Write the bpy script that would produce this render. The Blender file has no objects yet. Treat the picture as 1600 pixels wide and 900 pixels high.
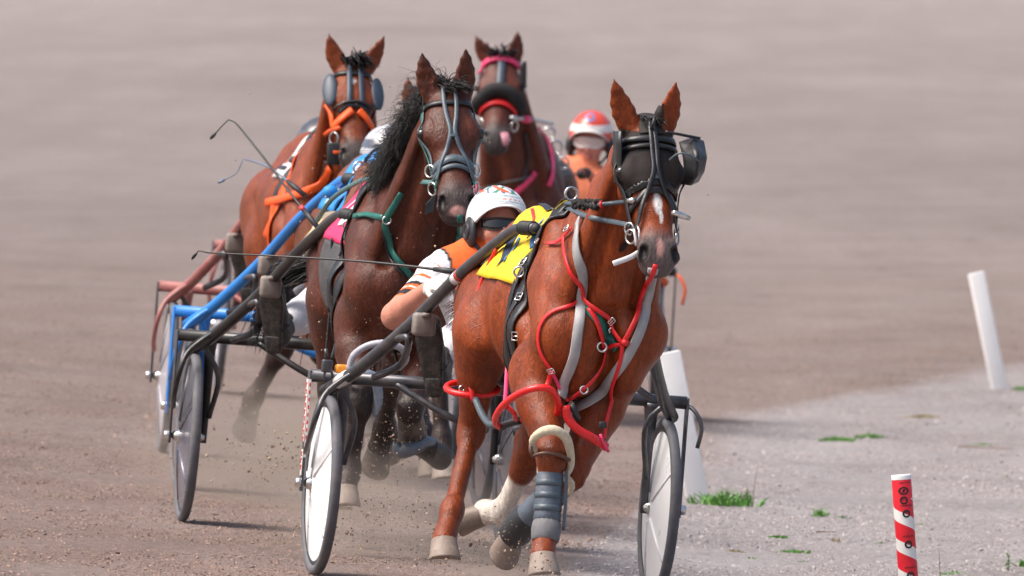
import bpy, bmesh, math, random
import numpy as np
from mathutils import Vector, Matrix, noise
from mathutils.bvhtree import BVHTree

random.seed(7)
rng = np.random.default_rng(11)
R = math.radians
scene = bpy.context.scene
COL = scene.collection

# ------------------------------------------------------------------ camera
FPX = 28490.0            # focal length in pixels of a 1600 px wide frame (a long telephoto)
CAMZ = 2.5
HORIZON = -120.0
PITCH = math.atan((450.0 - HORIZON) / FPX)
cam_d = bpy.data.cameras.new('camera')
cam = bpy.data.objects.new('camera', cam_d)
COL.objects.link(cam)
cam_d.sensor_width = 36.0
cam_d.lens = FPX / 1600.0 * 36.0
cam_d.clip_start = 1.0
cam_d.clip_end = 6000.0
cam.location = (0, 0, CAMZ)
cam.rotation_euler = (math.pi / 2 - PITCH, 0, 0)
cam_d.dof.use_dof = True
cam_d.dof.focus_distance = 68.3
cam_d.dof.aperture_fstop = 12.0
scene.camera = cam

# ------------------------------------------------------------------ sky and sun
SUN_EL, SUN_AZ = 58.0, -105.0      # azimuth from the view direction, negative = left of it
world = bpy.data.worlds.new('World')
scene.world = world
world.use_nodes = True
wn = world.node_tree.nodes
wl = world.node_tree.links
wn.clear()
sky = wn.new('ShaderNodeTexSky')
sky.sky_type = 'NISHITA'
sky.sun_disc = False
sky.sun_elevation = R(SUN_EL)
sky.sun_rotation = R(SUN_AZ)
sky.air_density = 1.0
sky.dust_density = 6.0
sky.ozone_density = 0.6
bg = wn.new('ShaderNodeBackground')
bg.inputs['Strength'].default_value = 0.15
wo = wn.new('ShaderNodeOutputWorld')
wl.new(sky.outputs[0], bg.inputs['Color'])
wl.new(bg.outputs[0], wo.inputs['Surface'])
sun_d = bpy.data.lights.new('sun', 'SUN')
sun_d.energy = 2.6
sun_d.angle = R(30)
sun_d.color = (1.0, 0.955, 0.90)
sun = bpy.data.objects.new('sun', sun_d)
COL.objects.link(sun)
_sd = Vector((math.sin(R(SUN_AZ)) * math.cos(R(SUN_EL)), math.cos(R(SUN_AZ)) * math.cos(R(SUN_EL)), math.sin(R(SUN_EL))))
sun.rotation_euler = _sd.to_track_quat('Z', 'Y').to_euler()
sun.location = _sd * 60 + Vector((0, 70, 0))
vs = scene.view_settings
vs.view_transform = 'Standard'
vs.look = 'None'
vs.gamma = 1.0
vs.exposure = 0.48
vs.use_curve_mapping = False
scene.render.film_transparent = False
scene.cycles.use_denoising = True
scene.cycles.max_bounces = 6

# ------------------------------------------------------------------ picture point -> place
_ct, _st = math.cos(PITCH), math.sin(PITCH)
CAMP = np.array([0, 0, CAMZ])
def ray(u, v):
    x = (u - 800.0) / FPX
    y = -(v - 450.0) / FPX
    # camera looks along +Y, pitched down
    d = np.array([x, _ct + y * _st, -_st + y * _ct])
    return d / np.linalg.norm(d)
def at(u, v, Y):
    d = ray(u, v)
    return CAMP + d * (Y / d[1])
def ground_z(x, y):
    """banked track: falls towards the inside of the bend (right), levels out far away"""
    x = np.asarray(x, float); y = np.asarray(y, float)
    xl = np.clip(x, -5.0, 1.5)
    f = 1.0 / (1.0 + np.exp((y - 130.0) / 14.0))
    z = -0.08 * (xl + 0.767) * f
    return z
def on_ground(u, v):
    Y = 70.0
    for _ in range(30):
        p = at(u, v, Y)
        g = float(ground_z(p[0], p[1]))
        d = ray(u, v)
        Y = (g - CAMZ) / d[2] * d[1]
    return at(u, v, Y)

# ------------------------------------------------------------------ object helpers
def tag(o, label=None, cat=None, group=None, kind=None):
    if label: o['label'] = label
    if cat: o['category'] = cat
    if group: o['group'] = group
    if kind: o['kind'] = kind
    return o
class Frame:
    """local frame of one team: x forward, y to the horse's left, z up"""
    def __init__(s, u, v, Y, yaw, roll=0.0, pitch=0.0, origin=None):
        s.o = at(u, v, Y) if origin is None else np.array(origin, float)
        a = R(yaw)
        f = np.array([math.sin(a), -math.cos(a), 0]); l = np.array([math.cos(a), math.sin(a), 0]); z = np.array([0, 0, 1.0])
        r = R(roll)        # positive: right side in picture (local left) goes down
        l2 = l * math.cos(r) - z * math.sin(r); z2 = z * math.cos(r) + l * math.sin(r)
        s.M = np.stack([f, l2, z2], 1)
        m = Matrix.Identity(4)
        for i in range(3):
            for j in range(3): m[i][j] = s.M[i, j]
            m[i][3] = s.o[i]
        s.mat = m
    def L(s, u, v, x):
        """local point seen at picture point (u, v) on the plane local x"""
        c = (CAMP - s.o) @ s.M
        d = ray(u, v) @ s.M
        t = (x - c[0]) / d[0]
        return c + d * t
    def lray(s, u, v):
        return (CAMP - s.o) @ s.M, ray(u, v) @ s.M
    def world(s, p):
        return s.o + s.M @ np.asarray(p, float)
    def local(s, p):
        return (np.asarray(p, float) - s.o) @ s.M
def thing(name, frame, label, cat, group=None):
    o = bpy.data.objects.new(name, None)
    COL.objects.link(o)
    if frame is not None:
        o.matrix_world = frame.mat if isinstance(frame, Frame) else frame
    o.empty_display_size = 0.2
    return tag(o, label, cat, group)
def mesh_obj(name, V, F, mat, parent=None, smooth=True, cols=None, mats=None, fmat=None):
    me = bpy.data.meshes.new(name)
    me.from_pydata([tuple(map(float, p)) for p in V], [], [tuple(map(int, f)) for f in F])
    if smooth:
        me.polygons.foreach_set('use_smooth', [True] * len(me.polygons))
    if mats:
        for m in mats: me.materials.append(m)
        me.polygons.foreach_set('material_index', list(map(int, fmat)))
    elif mat is not None:
        me.materials.append(mat)
    if cols is not None:
        a = me.color_attributes.new('Col', 'FLOAT_COLOR', 'POINT')
        c4 = np.ones((len(V), 4), np.float32); c4[:, :3] = cols
        a.data.foreach_set('color', c4.ravel())
    me.update()
    o = bpy.data.objects.new(name, me)
    COL.objects.link(o)
    if parent is not None: o.parent = parent
    return o

def cr(pts, step):
    """Catmull-Rom resample of an (N,d) polyline at about `step` spacing"""
    P = np.asarray(pts, float)
    if len(P) < 3:
        n = max(2, int(np.ceil(np.linalg.norm(P[-1] - P[0]) / step)) + 1)
        t = np.linspace(0, 1, n)[:, None]
        return P[0] * (1 - t) + P[-1] * t
    Q = np.vstack([2 * P[0] - P[1], P, 2 * P[-1] - P[-2]])
    out = []
    for i in range(1, len(Q) - 2):
        a, b, c, d = Q[i - 1], Q[i], Q[i + 1], Q[i + 2]
        n = max(1, int(np.ceil(np.linalg.norm(c - b) / step)))
        for k in range(n):
            t = k / n
            out.append(0.5 * ((2 * b) + (-a + c) * t + (2 * a - 5 * b + 4 * c - d) * t * t + (-a + 3 * b - 3 * c + d) * t ** 3))
    out.append(P[-1])
    return np.array(out)
def unit(v):
    v = np.asarray(v, float)
    n = np.linalg.norm(v)
    return v / n if n > 1e-12 else np.array([0, 0, 1.0])

class MB:
    """collects shapes; build() links them as one mesh object"""
    def __init__(s): s.V = []; s.F = []; s.n = 0
    def add(s, V, F):
        V = np.asarray(V, float)
        s.V.append(V)
        s.F += [tuple(i + s.n for i in f) for f in F]
        s.n += len(V)
        return s
    def box(s, c, size, M=None, bev=0.0):
        sx, sy, sz = [q / 2 for q in size]
        b = min(bev, sx * .9, sy * .9, sz * .9)
        if b <= 0:
            V = np.array([(x, y, z) for x in (-sx, sx) for y in (-sy, sy) for z in (-sz, sz)])
            F = [(0, 1, 3, 2), (4, 6, 7, 5), (0, 4, 5, 1), (2, 3, 7, 6), (0, 2, 6, 4), (1, 5, 7, 3)]
        else:
            bm = bmesh.new()
            bmesh.ops.create_cube(bm, size=1)
            for v in bm.verts: v.co = Vector((v.co.x * sx * 2, v.co.y * sy * 2, v.co.z * sz * 2))
            bmesh.ops.bevel(bm, geom=bm.edges[:], offset=b, segments=2, affect='EDGES', profile=0.5)
            bm.verts.index_update()
            V = np.array([tuple(v.co) for v in bm.verts]); F = [tuple(v.index for v in f.verts) for f in bm.faces]
            bm.free()
        if M is not None: V = V @ np.asarray(M, float).T
        return s.add(V + np.asarray(c, float), F)
    def tube(s, pts, r, n=8, step=None, caps=True, flat=None, up=None):
        P = np.asarray(pts, float)
        if step: 
            if np.ndim(r) > 0:
                Q = cr(np.hstack([P, np.asarray(r, float)[:, None]]), step); P = Q[:, :3]; r = Q[:, 3]
            else: P = cr(P, step)
        N = len(P)
        rr = np.broadcast_to(np.asarray(r, float), (N,))
        T = np.gradient(P, axis=0)
        T /= np.linalg.norm(T, axis=1)[:, None] + 1e-12
        a = np.array([0, 0, 1.0]) if up is None else np.asarray(up, float)
        if abs(T[0] @ a) > .95: a = np.array([0, 1.0, 0]) if abs(T[0][1]) < .9 else np.array([1.0, 0, 0])
        u = unit(np.cross(a, T[0]))
        V = []
        for i in range(N):
            u = unit(u - (u @ T[i]) * T[i]); w = np.cross(T[i], u)
            for k in range(n):
                an = 2 * math.pi * k / n
                fw = 1.0 if flat is None else flat
                V.append(P[i] + rr[i] * (math.cos(an) * u + math.sin(an) * fw * w))
        F = [(i * n + k, i * n + (k + 1) % n, (i + 1) * n + (k + 1) % n, (i + 1) * n + k) for i in range(N - 1) for k in range(n)]
        if caps:
            F.append(tuple(range(n - 1, -1, -1))); F.append(tuple((N - 1) * n + k for k in range(n)))
        return s.add(V, F)
    def ribbon(s, P, Nn, width, thick, step=None):
        """flat strap: path P with surface normals Nn"""
        P = np.asarray(P, float); Nn = np.asarray(Nn, float)
        ww = np.broadcast_to(np.asarray(width, float), (len(P),))
        if step:
            Q = cr(np.hstack([P, Nn, ww[:, None]]), step); P = Q[:, :3]; Nn = Q[:, 3:6]; ww = Q[:, 6]
        T = np.gradient(P, axis=0)
        V = []
        for i in range(len(P)):
            t = unit(T[i]); n = unit(Nn[i] - (Nn[i] @ t) * t); b = np.cross(t, n)
            w = ww[i] / 2
            for (x, y) in ((-1, 0), (-.86, 1), (.86, 1), (1, 0), (.86, -.15), (-.86, -.15)):
                V.append(P[i] + b * x * w + n * y * thick)
        m = 6
        F = [(i * m + k, i * m + (k + 1) % m, (i + 1) * m + (k + 1) % m, (i + 1) * m + k) for i in range(len(P) - 1) for k in range(m)]
        F.append(tuple(range(m - 1, -1, -1))); F.append(tuple((len(P) - 1) * m + k for k in range(m)))
        return s.add(V, F)
    def torus(s, c, axis, R_, r, n=24, m=8, arc=(0, 2 * math.pi), ry=None, upv=None):
        ax = unit(axis)
        a = np.array([0, 0, 1.0]) if upv is None else np.asarray(upv, float)
        if abs(ax @ unit(a)) > .95: a = np.array([1.0, 0, 0])
        u = unit(np.cross(a, ax)); w = np.cross(ax, u)
        full = abs(arc[1] - arc[0] - 2 * math.pi) < 1e-6
        th = np.linspace(arc[0], arc[1], n, endpoint=not full)
        ry = R_ if ry is None else ry
        P = np.array([np.asarray(c) + R_ * math.cos(t) * u + ry * math.sin(t) * w for t in th])
        if not full: return s.tube(P, r, m)
        V = []
        for i, t in enumerate(th):
            rad = unit(math.cos(t) * u + math.sin(t) * w)
            for k in range(m):
                an = 2 * math.pi * k / m
                V.append(P[i] + r * (math.cos(an) * rad + math.sin(an) * ax))
        F = [(i * m + k, ((i + 1) % n) * m + k, ((i + 1) % n) * m + (k + 1) % m, i * m + (k + 1) % m) for i in range(n) for k in range(m)]
        return s.add(V, F)
    def lathe(s, c, axis, prof, n=32):
        """profile of (radius, height along axis)"""
        ax = unit(axis)
        a = np.array([0, 0, 1.0])
        if abs(ax @ a) > .95: a = np.array([1.0, 0, 0])
        u = unit(np.cross(a, ax)); w = np.cross(ax, u)
        V = []
        for (r, h) in prof:
            for k in range(n):
                an = 2 * math.pi * k / n
                V.append(np.asarray(c, float) + ax * h + max(r, 1e-5) * (math.cos(an) * u + math.sin(an) * w))
        F = [(i * n + k, i * n + (k + 1) % n, (i + 1) * n + (k + 1) % n, (i + 1) * n + k) for i in range(len(prof) - 1) for k in range(n)]
        return s.add(V, F)
    def ball(s, c, r, n=12, m=8, M=None):
        r = np.broadcast_to(np.asarray(r, float), (3,))
        V = []
        for i in range(m + 1):
            ph = math.pi * i / m
            for k in range(n):
                th = 2 * math.pi * k / n
                V.append((r[0] * math.sin(ph) * math.cos(th), r[1] * math.sin(ph) * math.sin(th), r[2] * math.cos(ph)))
        V = np.array(V)
        if M is not None: V = V @ np.asarray(M, float).T
        F = [(i * n + k, (i + 1) * n + k, (i + 1) * n + (k + 1) % n, i * n + (k + 1) % n) for i in range(m) for k in range(n)]
        return s.add(V + np.asarray(c, float), F)
    def grid(s, G, thick=0.0, Nn=None):
        """sheet from an (a,b,3) array of points, optionally given thickness along Nn"""
        a, b = G.shape[:2]
        V = G.reshape(-1, 3)
        F = [(i * b + j, i * b + j + 1, (i + 1) * b + j + 1, (i + 1) * b + j) for i in range(a - 1) for j in range(b - 1)]
        if thick and Nn is not None:
            V2 = V - Nn.reshape(-1, 3) * thick
            k = a * b
            F += [tuple(reversed([q + k for q in f])) for f in F[:]]
            rim = [j for j in range(b)] + [i * b + b - 1 for i in range(1, a)] + [(a - 1) * b + j for j in range(b - 2, -1, -1)] + [i * b for i in range(a - 2, 0, -1)]
            for q in range(len(rim)):
                p0, p1 = rim[q], rim[(q + 1) % len(rim)]
                F.append((p0, p0 + k, p1 + k, p1))
            V = np.vstack([V, V2])
        return s.add(V, F)
    def build(s, name, mat, parent=None, smooth=True):
        return mesh_obj(name, np.vstack(s.V), s.F, mat, parent, smooth)

# ------------------------------------------------------------------ materials
MATS = {}
def nodes_of(name):
    m = bpy.data.materials.new(name)
    m.use_nodes = True
    nt = m.node_tree
    nt.nodes.clear()
    out = nt.nodes.new('ShaderNodeOutputMaterial')
    b = nt.nodes.new('ShaderNodeBsdfPrincipled')
    nt.links.new(b.outputs[0], out.inputs['Surface'])
    return m, nt, b
def _noise(nt, scale, detail=4, rough=.55, vec=None, scl=None):
    n = nt.nodes.new('ShaderNodeTexNoise')
    n.inputs['Scale'].default_value = scale; n.inputs['Detail'].default_value = detail; n.inputs['Roughness'].default_value = rough
    if vec is not None:
        if scl is not None:
            mp = nt.nodes.new('ShaderNodeMapping'); mp.inputs['Scale'].default_value = scl
            nt.links.new(vec, mp.inputs[0]); nt.links.new(mp.outputs[0], n.inputs['Vector'])
        else: nt.links.new(vec, n.inputs['Vector'])
    return n
def _ramp(nt, fac, stops):
    r = nt.nodes.new('ShaderNodeValToRGB')
    e = r.color_ramp.elements
    while len(e) > 1: e.remove(e[-1])
    for i, (p, c) in enumerate(stops):
        q = e[0] if i == 0 else e.new(p)
        q.position = p
        q.color = (*c, 1) if not np.isscalar(c) else (c, c, c, 1)
    nt.links.new(fac, r.inputs[0])
    return r
def _mix(nt, fac, a, b, mode='MIX'):
    m = nt.nodes.new('ShaderNodeMix'); m.data_type = 'RGBA'; m.blend_type = mode
    for sock, val in ((m.inputs['Factor'], fac), (m.inputs['A'], a), (m.inputs['B'], b)):
        if hasattr(val, 'is_linked') or hasattr(val, 'links'): nt.links.new(val, sock)
        elif np.isscalar(val): sock.default_value = val
        else: sock.default_value = (*val, 1)
    return m.outputs['Result']
def mat(name, col, rough=.5, metal=0.0, var=.18, scale=30.0, bump=0.0, bscale=None, dirt=0.0, dirtcol=(.16, .12, .095), spec=.5, coat=0.0, sheen=0.0, dscale=9.0):
    """plain procedural material: base colour with uneven tone, optional dried-mud flecks, fine relief"""
    if name in MATS: return MATS[name]
    m, nt, b = nodes_of(name)
    tc = nt.nodes.new('ShaderNodeTexCoord')
    n = _noise(nt, scale, 5, .6, tc.outputs['Object'])
    c = np.array(col)
    r = _ramp(nt, n.outputs['Fac'], [(.25, tuple(c * (1 - var))), (.75, tuple(np.minimum(c * (1 + var), .95)))])
    colr = r.outputs[0]
    if dirt > 0:
        n2 = _noise(nt, dscale, 8, .72, tc.outputs['Object'])
        f = _ramp(nt, n2.outputs['Fac'], [(.62 - .3 * dirt, 0.0), (.82 - .25 * dirt, min(1.0, .25 + dirt * .6))])
        colr = _mix(nt, f.outputs[0], colr, dirtcol)
    nt.links.new(colr, b.inputs['Base Color'])
    rr = _ramp(nt, n.outputs['Fac'], [(.2, max(rough - .1, .03)), (.8, min(rough + .1, 1.0))])
    nt.links.new(rr.outputs[0], b.inputs['Roughness'])
    b.inputs['Metallic'].default_value = metal
    b.inputs['Specular IOR Level'].default_value = spec
    b.inputs['Coat Weight'].default_value = coat
    if sheen: b.inputs['Sheen Weight'].default_value = sheen; b.inputs['Sheen Roughness'].default_value = .4
    if bump > 0:
        n3 = _noise(nt, bscale or scale * 4, 3, .6, tc.outputs['Object'])
        bp = nt.nodes.new('ShaderNodeBump'); bp.inputs['Strength'].default_value = bump; bp.inputs['Distance'].default_value = .004
        nt.links.new(n3.outputs['Fac'], bp.inputs['Height']); nt.links.new(bp.outputs[0], b.inputs['Normal'])
    MATS[name] = m
    return m
# ------------------------------------------------------------------ organic bodies: distance field + surface nets
class Field:
    def __init__(s, lo, hi, h):
        s.lo = np.array(lo, np.float32); s.h = h
        s.n = np.ceil((np.array(hi) - s.lo) / h).astype(int) + 1
        s.f = np.full(s.n, 1.0, np.float32)
        s.ax = [(s.lo[i] + h * np.arange(s.n[i])).astype(np.float32) for i in range(3)]
    def ecap(s, a, b, ra, rb=None, side=(0, 1, 0), k=.03, op='add', cap=1.0):
        """tapered elliptical capsule from a to b; radii (across side, across the other way)"""
        a = np.asarray(a, float); b = np.asarray(b, float)
        rb = ra if rb is None else rb
        wa, ha = (ra, ra) if np.isscalar(ra) else ra
        wb, hb = (rb, rb) if np.isscalar(rb) else rb
        d = b - a; L = np.linalg.norm(d)
        d = d / L if L > 1e-6 else np.array([1.0, 0, 0])
        S = np.asarray(side, float); S = S - (S @ d) * d
        if np.linalg.norm(S) < 1e-3: S = np.cross(d, [0.31, .2, .9])
        S = unit(S); U = np.cross(d, S)
        Rm = max(wa, ha, wb, hb) * max(1.0, cap) + k + 2 * s.h
        i0 = np.maximum(np.floor((np.minimum(a, b) - Rm - s.lo) / s.h).astype(int), 0)
        i1 = np.minimum(np.ceil((np.maximum(a, b) + Rm - s.lo) / s.h).astype(int) + 1, s.n)
        if np.any(i1 <= i0): return s
        X = s.ax[0][i0[0]:i1[0], None, None] - np.float32(a[0]); Y = s.ax[1][None, i0[1]:i1[1], None] - np.float32(a[1]); Z = s.ax[2][None, None, i0[2]:i1[2]] - np.float32(a[2])
        d, S, U = d.astype(np.float32), S.astype(np.float32), U.astype(np.float32)
        q = X * d[0] + Y * d[1] + Z * d[2]
        ow = X * S[0] + Y * S[1] + Z * S[2]
        oh = X * U[0] + Y * U[1] + Z * U[2]
        qc = np.clip(q, 0, L)
        t = qc / np.float32(L) if L > 1e-6 else qc * 0
        ox = q - qc
        w = np.float32(wa) + np.float32(wb - wa) * t
        hh = np.float32(ha) + np.float32(hb - ha) * t
        m = np.minimum(w, hh) * np.float32(cap)
        A, B, C = ow / w, oh / hh, ox / m
        k0 = np.sqrt(A * A + B * B + C * C)
        k1 = np.sqrt((A / w) ** 2 + (B / hh) ** 2 + (C / m) ** 2) + 1e-6
        dist = k0 * (k0 - 1) / k1
        sl = tuple(slice(i0[i], i1[i]) for i in range(3))
        f = s.f[sl]
        if op == 'add':
            g = np.clip(.5 + .5 * (f - dist) / k, 0, 1)
            s.f[sl] = f * (1 - g) + dist * g - k * g * (1 - g)
        else:
            g = np.clip(.5 - .5 * (f + dist) / k, 0, 1)
            s.f[sl] = f * (1 - g) - dist * g + k * g * (1 - g)
        return s
    def chain(s, pts, radii, **kw):
        for i in range(len(pts) - 1): s.ecap(pts[i], pts[i + 1], radii[i], radii[i + 1], **kw)
        return s
    def mesh(s, relax=1):
        f = s.f; n = f.shape
        neg = f < 0
        cnt = np.zeros((n[0] - 1, n[1] - 1, n[2] - 1), np.int8)
        for dx in (0, 1):
            for dy in (0, 1):
                for dz in (0, 1):
                    cnt += neg[dx:n[0] - 1 + dx, dy:n[1] - 1 + dy, dz:n[2] - 1 + dz]
        act = np.argwhere((cnt > 0) & (cnt < 8))
        idx = np.full(cnt.shape, -1, np.int32)
        idx[act[:, 0], act[:, 1], act[:, 2]] = np.arange(len(act))
        cor = np.array([(x, y, z) for x in (0, 1) for y in (0, 1) for z in (0, 1)])
        vals = np.stack([f[act[:, 0] + c[0], act[:, 1] + c[1], act[:, 2] + c[2]] for c in cor], 1)
        acc = np.zeros((len(act), 3)); num = np.zeros(len(act))
        for i in range(8):
            for j in range(i + 1, 8):
                if np.abs(cor[i] - cor[j]).sum() != 1: continue
                va, vb = vals[:, i], vals[:, j]
                mk = (va < 0) != (vb < 0)
                t = np.where(mk, va / np.where(mk, va - vb, 1), 0)
                acc += np.where(mk[:, None], cor[i] + t[:, None] * (cor[j] - cor[i]), 0); num += mk
        V = s.lo + s.h * (act + acc / num[:, None])
        F = []
        for ax in range(3):
            o1, o2 = [(1, 2), (2, 0), (0, 1)][ax]
            sl0 = [slice(None)] * 3; sl1 = [slice(None)] * 3
            sl0[ax] = slice(0, -1); sl1[ax] = slice(1, None)
            ch = neg[tuple(sl0)] != neg[tuple(sl1)]
            e = np.argwhere(ch)
            e = e[(e[:, o1] > 0) & (e[:, o2] > 0) & (e[:, o1] < n[o1] - 1) & (e[:, o2] < n[o2] - 1)]
            inside0 = neg[e[:, 0], e[:, 1], e[:, 2]]
            def cell(a, b):
                q = e.copy(); q[:, o1] -= a; q[:, o2] -= b
                return idx[q[:, 0], q[:, 1], q[:, 2]]
            quad = np.stack([cell(1, 1), cell(0, 1), cell(0, 0), cell(1, 0)], 1)
            quad[~inside0] = quad[~inside0][:, ::-1]
            F.append(quad)
        F = np.vstack(F)
        F = F[(F >= 0).all(1)]
        for _ in range(relax):
            acc = np.zeros_like(V); num = np.zeros(len(V))
            for a, b in ((0, 1), (1, 2), (2, 3), (3, 0)):
                np.add.at(acc, F[:, a], V[F[:, b]]); np.add.at(acc, F[:, b], V[F[:, a]])
                np.add.at(num, F[:, a], 1); np.add.at(num, F[:, b], 1)
            V = V * .5 + .5 * acc / np.maximum(num, 1)[:, None]
        return V, F
def fast_mesh_obj(name, V, F, mat, parent=None, cols=None):
    """numpy quads -> mesh object"""
    me = bpy.data.meshes.new(name)
    me.vertices.add(len(V)); me.vertices.foreach_set('co', np.asarray(V, np.float32).ravel())
    me.loops.add(F.size); me.loops.foreach_set('vertex_index', F.astype(np.int32).ravel())
    me.polygons.add(len(F))
    me.polygons.foreach_set('loop_start', np.arange(0, F.size, F.shape[1], dtype=np.int32))
    me.polygons.foreach_set('loop_total', np.full(len(F), F.shape[1], np.int32))
    me.update(calc_edges=True)
    me.polygons.foreach_set('use_smooth', np.ones(len(F), bool))
    if mat is not None: me.materials.append(mat)
    if cols is not None:
        a = me.color_attributes.new('Col', 'FLOAT_COLOR', 'POINT')
        c4 = np.ones((len(V), 4), np.float32); c4[:, :3] = cols
        a.data.foreach_set('color', c4.ravel())
    me.update()
    o = bpy.data.objects.new(name, me)
    COL.objects.link(o)
    if parent is not None: o.parent = parent
    return o
class Skin:
    """a body surface that straps can be laid on"""
    def __init__(s, V, F, frame):
        s.t = BVHTree.FromPolygons([Vector(p) for p in V.tolist()], F.tolist())
        s.fr = frame
    def hit(s, u, v):
        o, d = s.fr.lray(u, v)
        loc, nor, i, dist = s.t.ray_cast(Vector(o), Vector(d))
        if loc is None: return None
        n = np.array(nor)
        if n @ d > 0: n = -n
        return np.array(loc), n
    def near(s, p):
        loc, nor, i, dist = s.t.find_nearest(Vector(p))
        return np.array(loc), np.array(nor)
    def cast(s, o, d):
        loc, nor, i, dist = s.t.ray_cast(Vector(o), Vector(d))
        return (np.array(loc), np.array(nor)) if loc is not None else None
    def path(s, pix, off=.004, step=5.0, smooth=2):
        """list of (u,v) laid on the surface; (u,v,x) is a free point on local plane x"""
        P = np.array([[p[0], p[1], (p[2] if len(p) > 2 else np.nan)] for p in pix])
        free = ~np.isnan(P[:, 2])
        uv = cr(P[:, :2], step)
        # parameter of every sample against the control points
        seg = np.concatenate([[0], np.cumsum(np.linalg.norm(np.diff(P[:, :2], axis=0), axis=1))])
        sm = np.concatenate([[0], np.cumsum(np.linalg.norm(np.diff(uv, axis=0), axis=1))]); sm *= seg[-1] / max(sm[-1], 1e-6)
        pts, nors, ok = [], [], []
        vd = -np.array(s.fr.lray(*P[0, :2])[1])
        for q, (u, v) in enumerate(uv):
            i = min(np.searchsorted(seg, sm[q], side='right') - 1, len(P) - 2); i = max(i, 0)
            if free[i] and free[i + 1]:
                t = (sm[q] - seg[i]) / max(seg[i + 1] - seg[i], 1e-6)
                x = P[i, 2] * (1 - t) + P[i + 1, 2] * t
                pts.append(s.fr.L(u, v, x)); nors.append(vd); ok.append(True)
                continue
            h = s.hit(u, v)
            if h is None: pts.append(np.zeros(3)); nors.append(vd); ok.append(False)
            else: pts.append(h[0] + h[1] * off); nors.append(h[1]); ok.append(True)
        for q in range(len(pts)):
            if free[0] and q == 0: pts[0] = s.fr.L(*P[0]); ok[0] = True
        if free[-1]: pts[-1] = s.fr.L(*P[-1]); ok[-1] = True
        pts = np.array(pts); nors = np.array(nors); ok = np.array(ok)
        if not ok.any(): return None, None
        for q in np.where(~ok)[0]:      # off the silhouette: keep the depth of the nearest hit
            j = np.where(ok)[0][np.argmin(np.abs(np.where(ok)[0] - q))]
            pts[q] = s.fr.L(uv[q][0], uv[q][1], pts[j][0])
        for _ in range(smooth):
            pts[1:-1] = pts[1:-1] * .5 + .25 * (pts[:-2] + pts[2:]); nors[1:-1] = nors[1:-1] * .5 + .25 * (nors[:-2] + nors[2:])
        # re-seat above the skin
        for q in range(len(pts)):
            pass
        return pts, nors
    def hoop(s, x0, lean, a0, a1, n, off=.006, zc=1.2):
        """points round the trunk: plane at local x0 leaning by `lean` per metre below the back, angle 0 = up, + = left"""
        P, N = [], []
        for a in np.linspace(R(a0), R(a1), n):
            dz, dy = math.cos(a), math.sin(a)
            o = np.array([x0, 0, zc]) + np.array([lean * (1 - dz) * .3, 0, 0])
            d = unit([0, dy, dz])
            h = s.cast(o + d * .9, -d)
            if h is None: continue
            P.append(h[0] + h[1] * off); N.append(h[1])
        return np.array(P), np.array(N)
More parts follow.
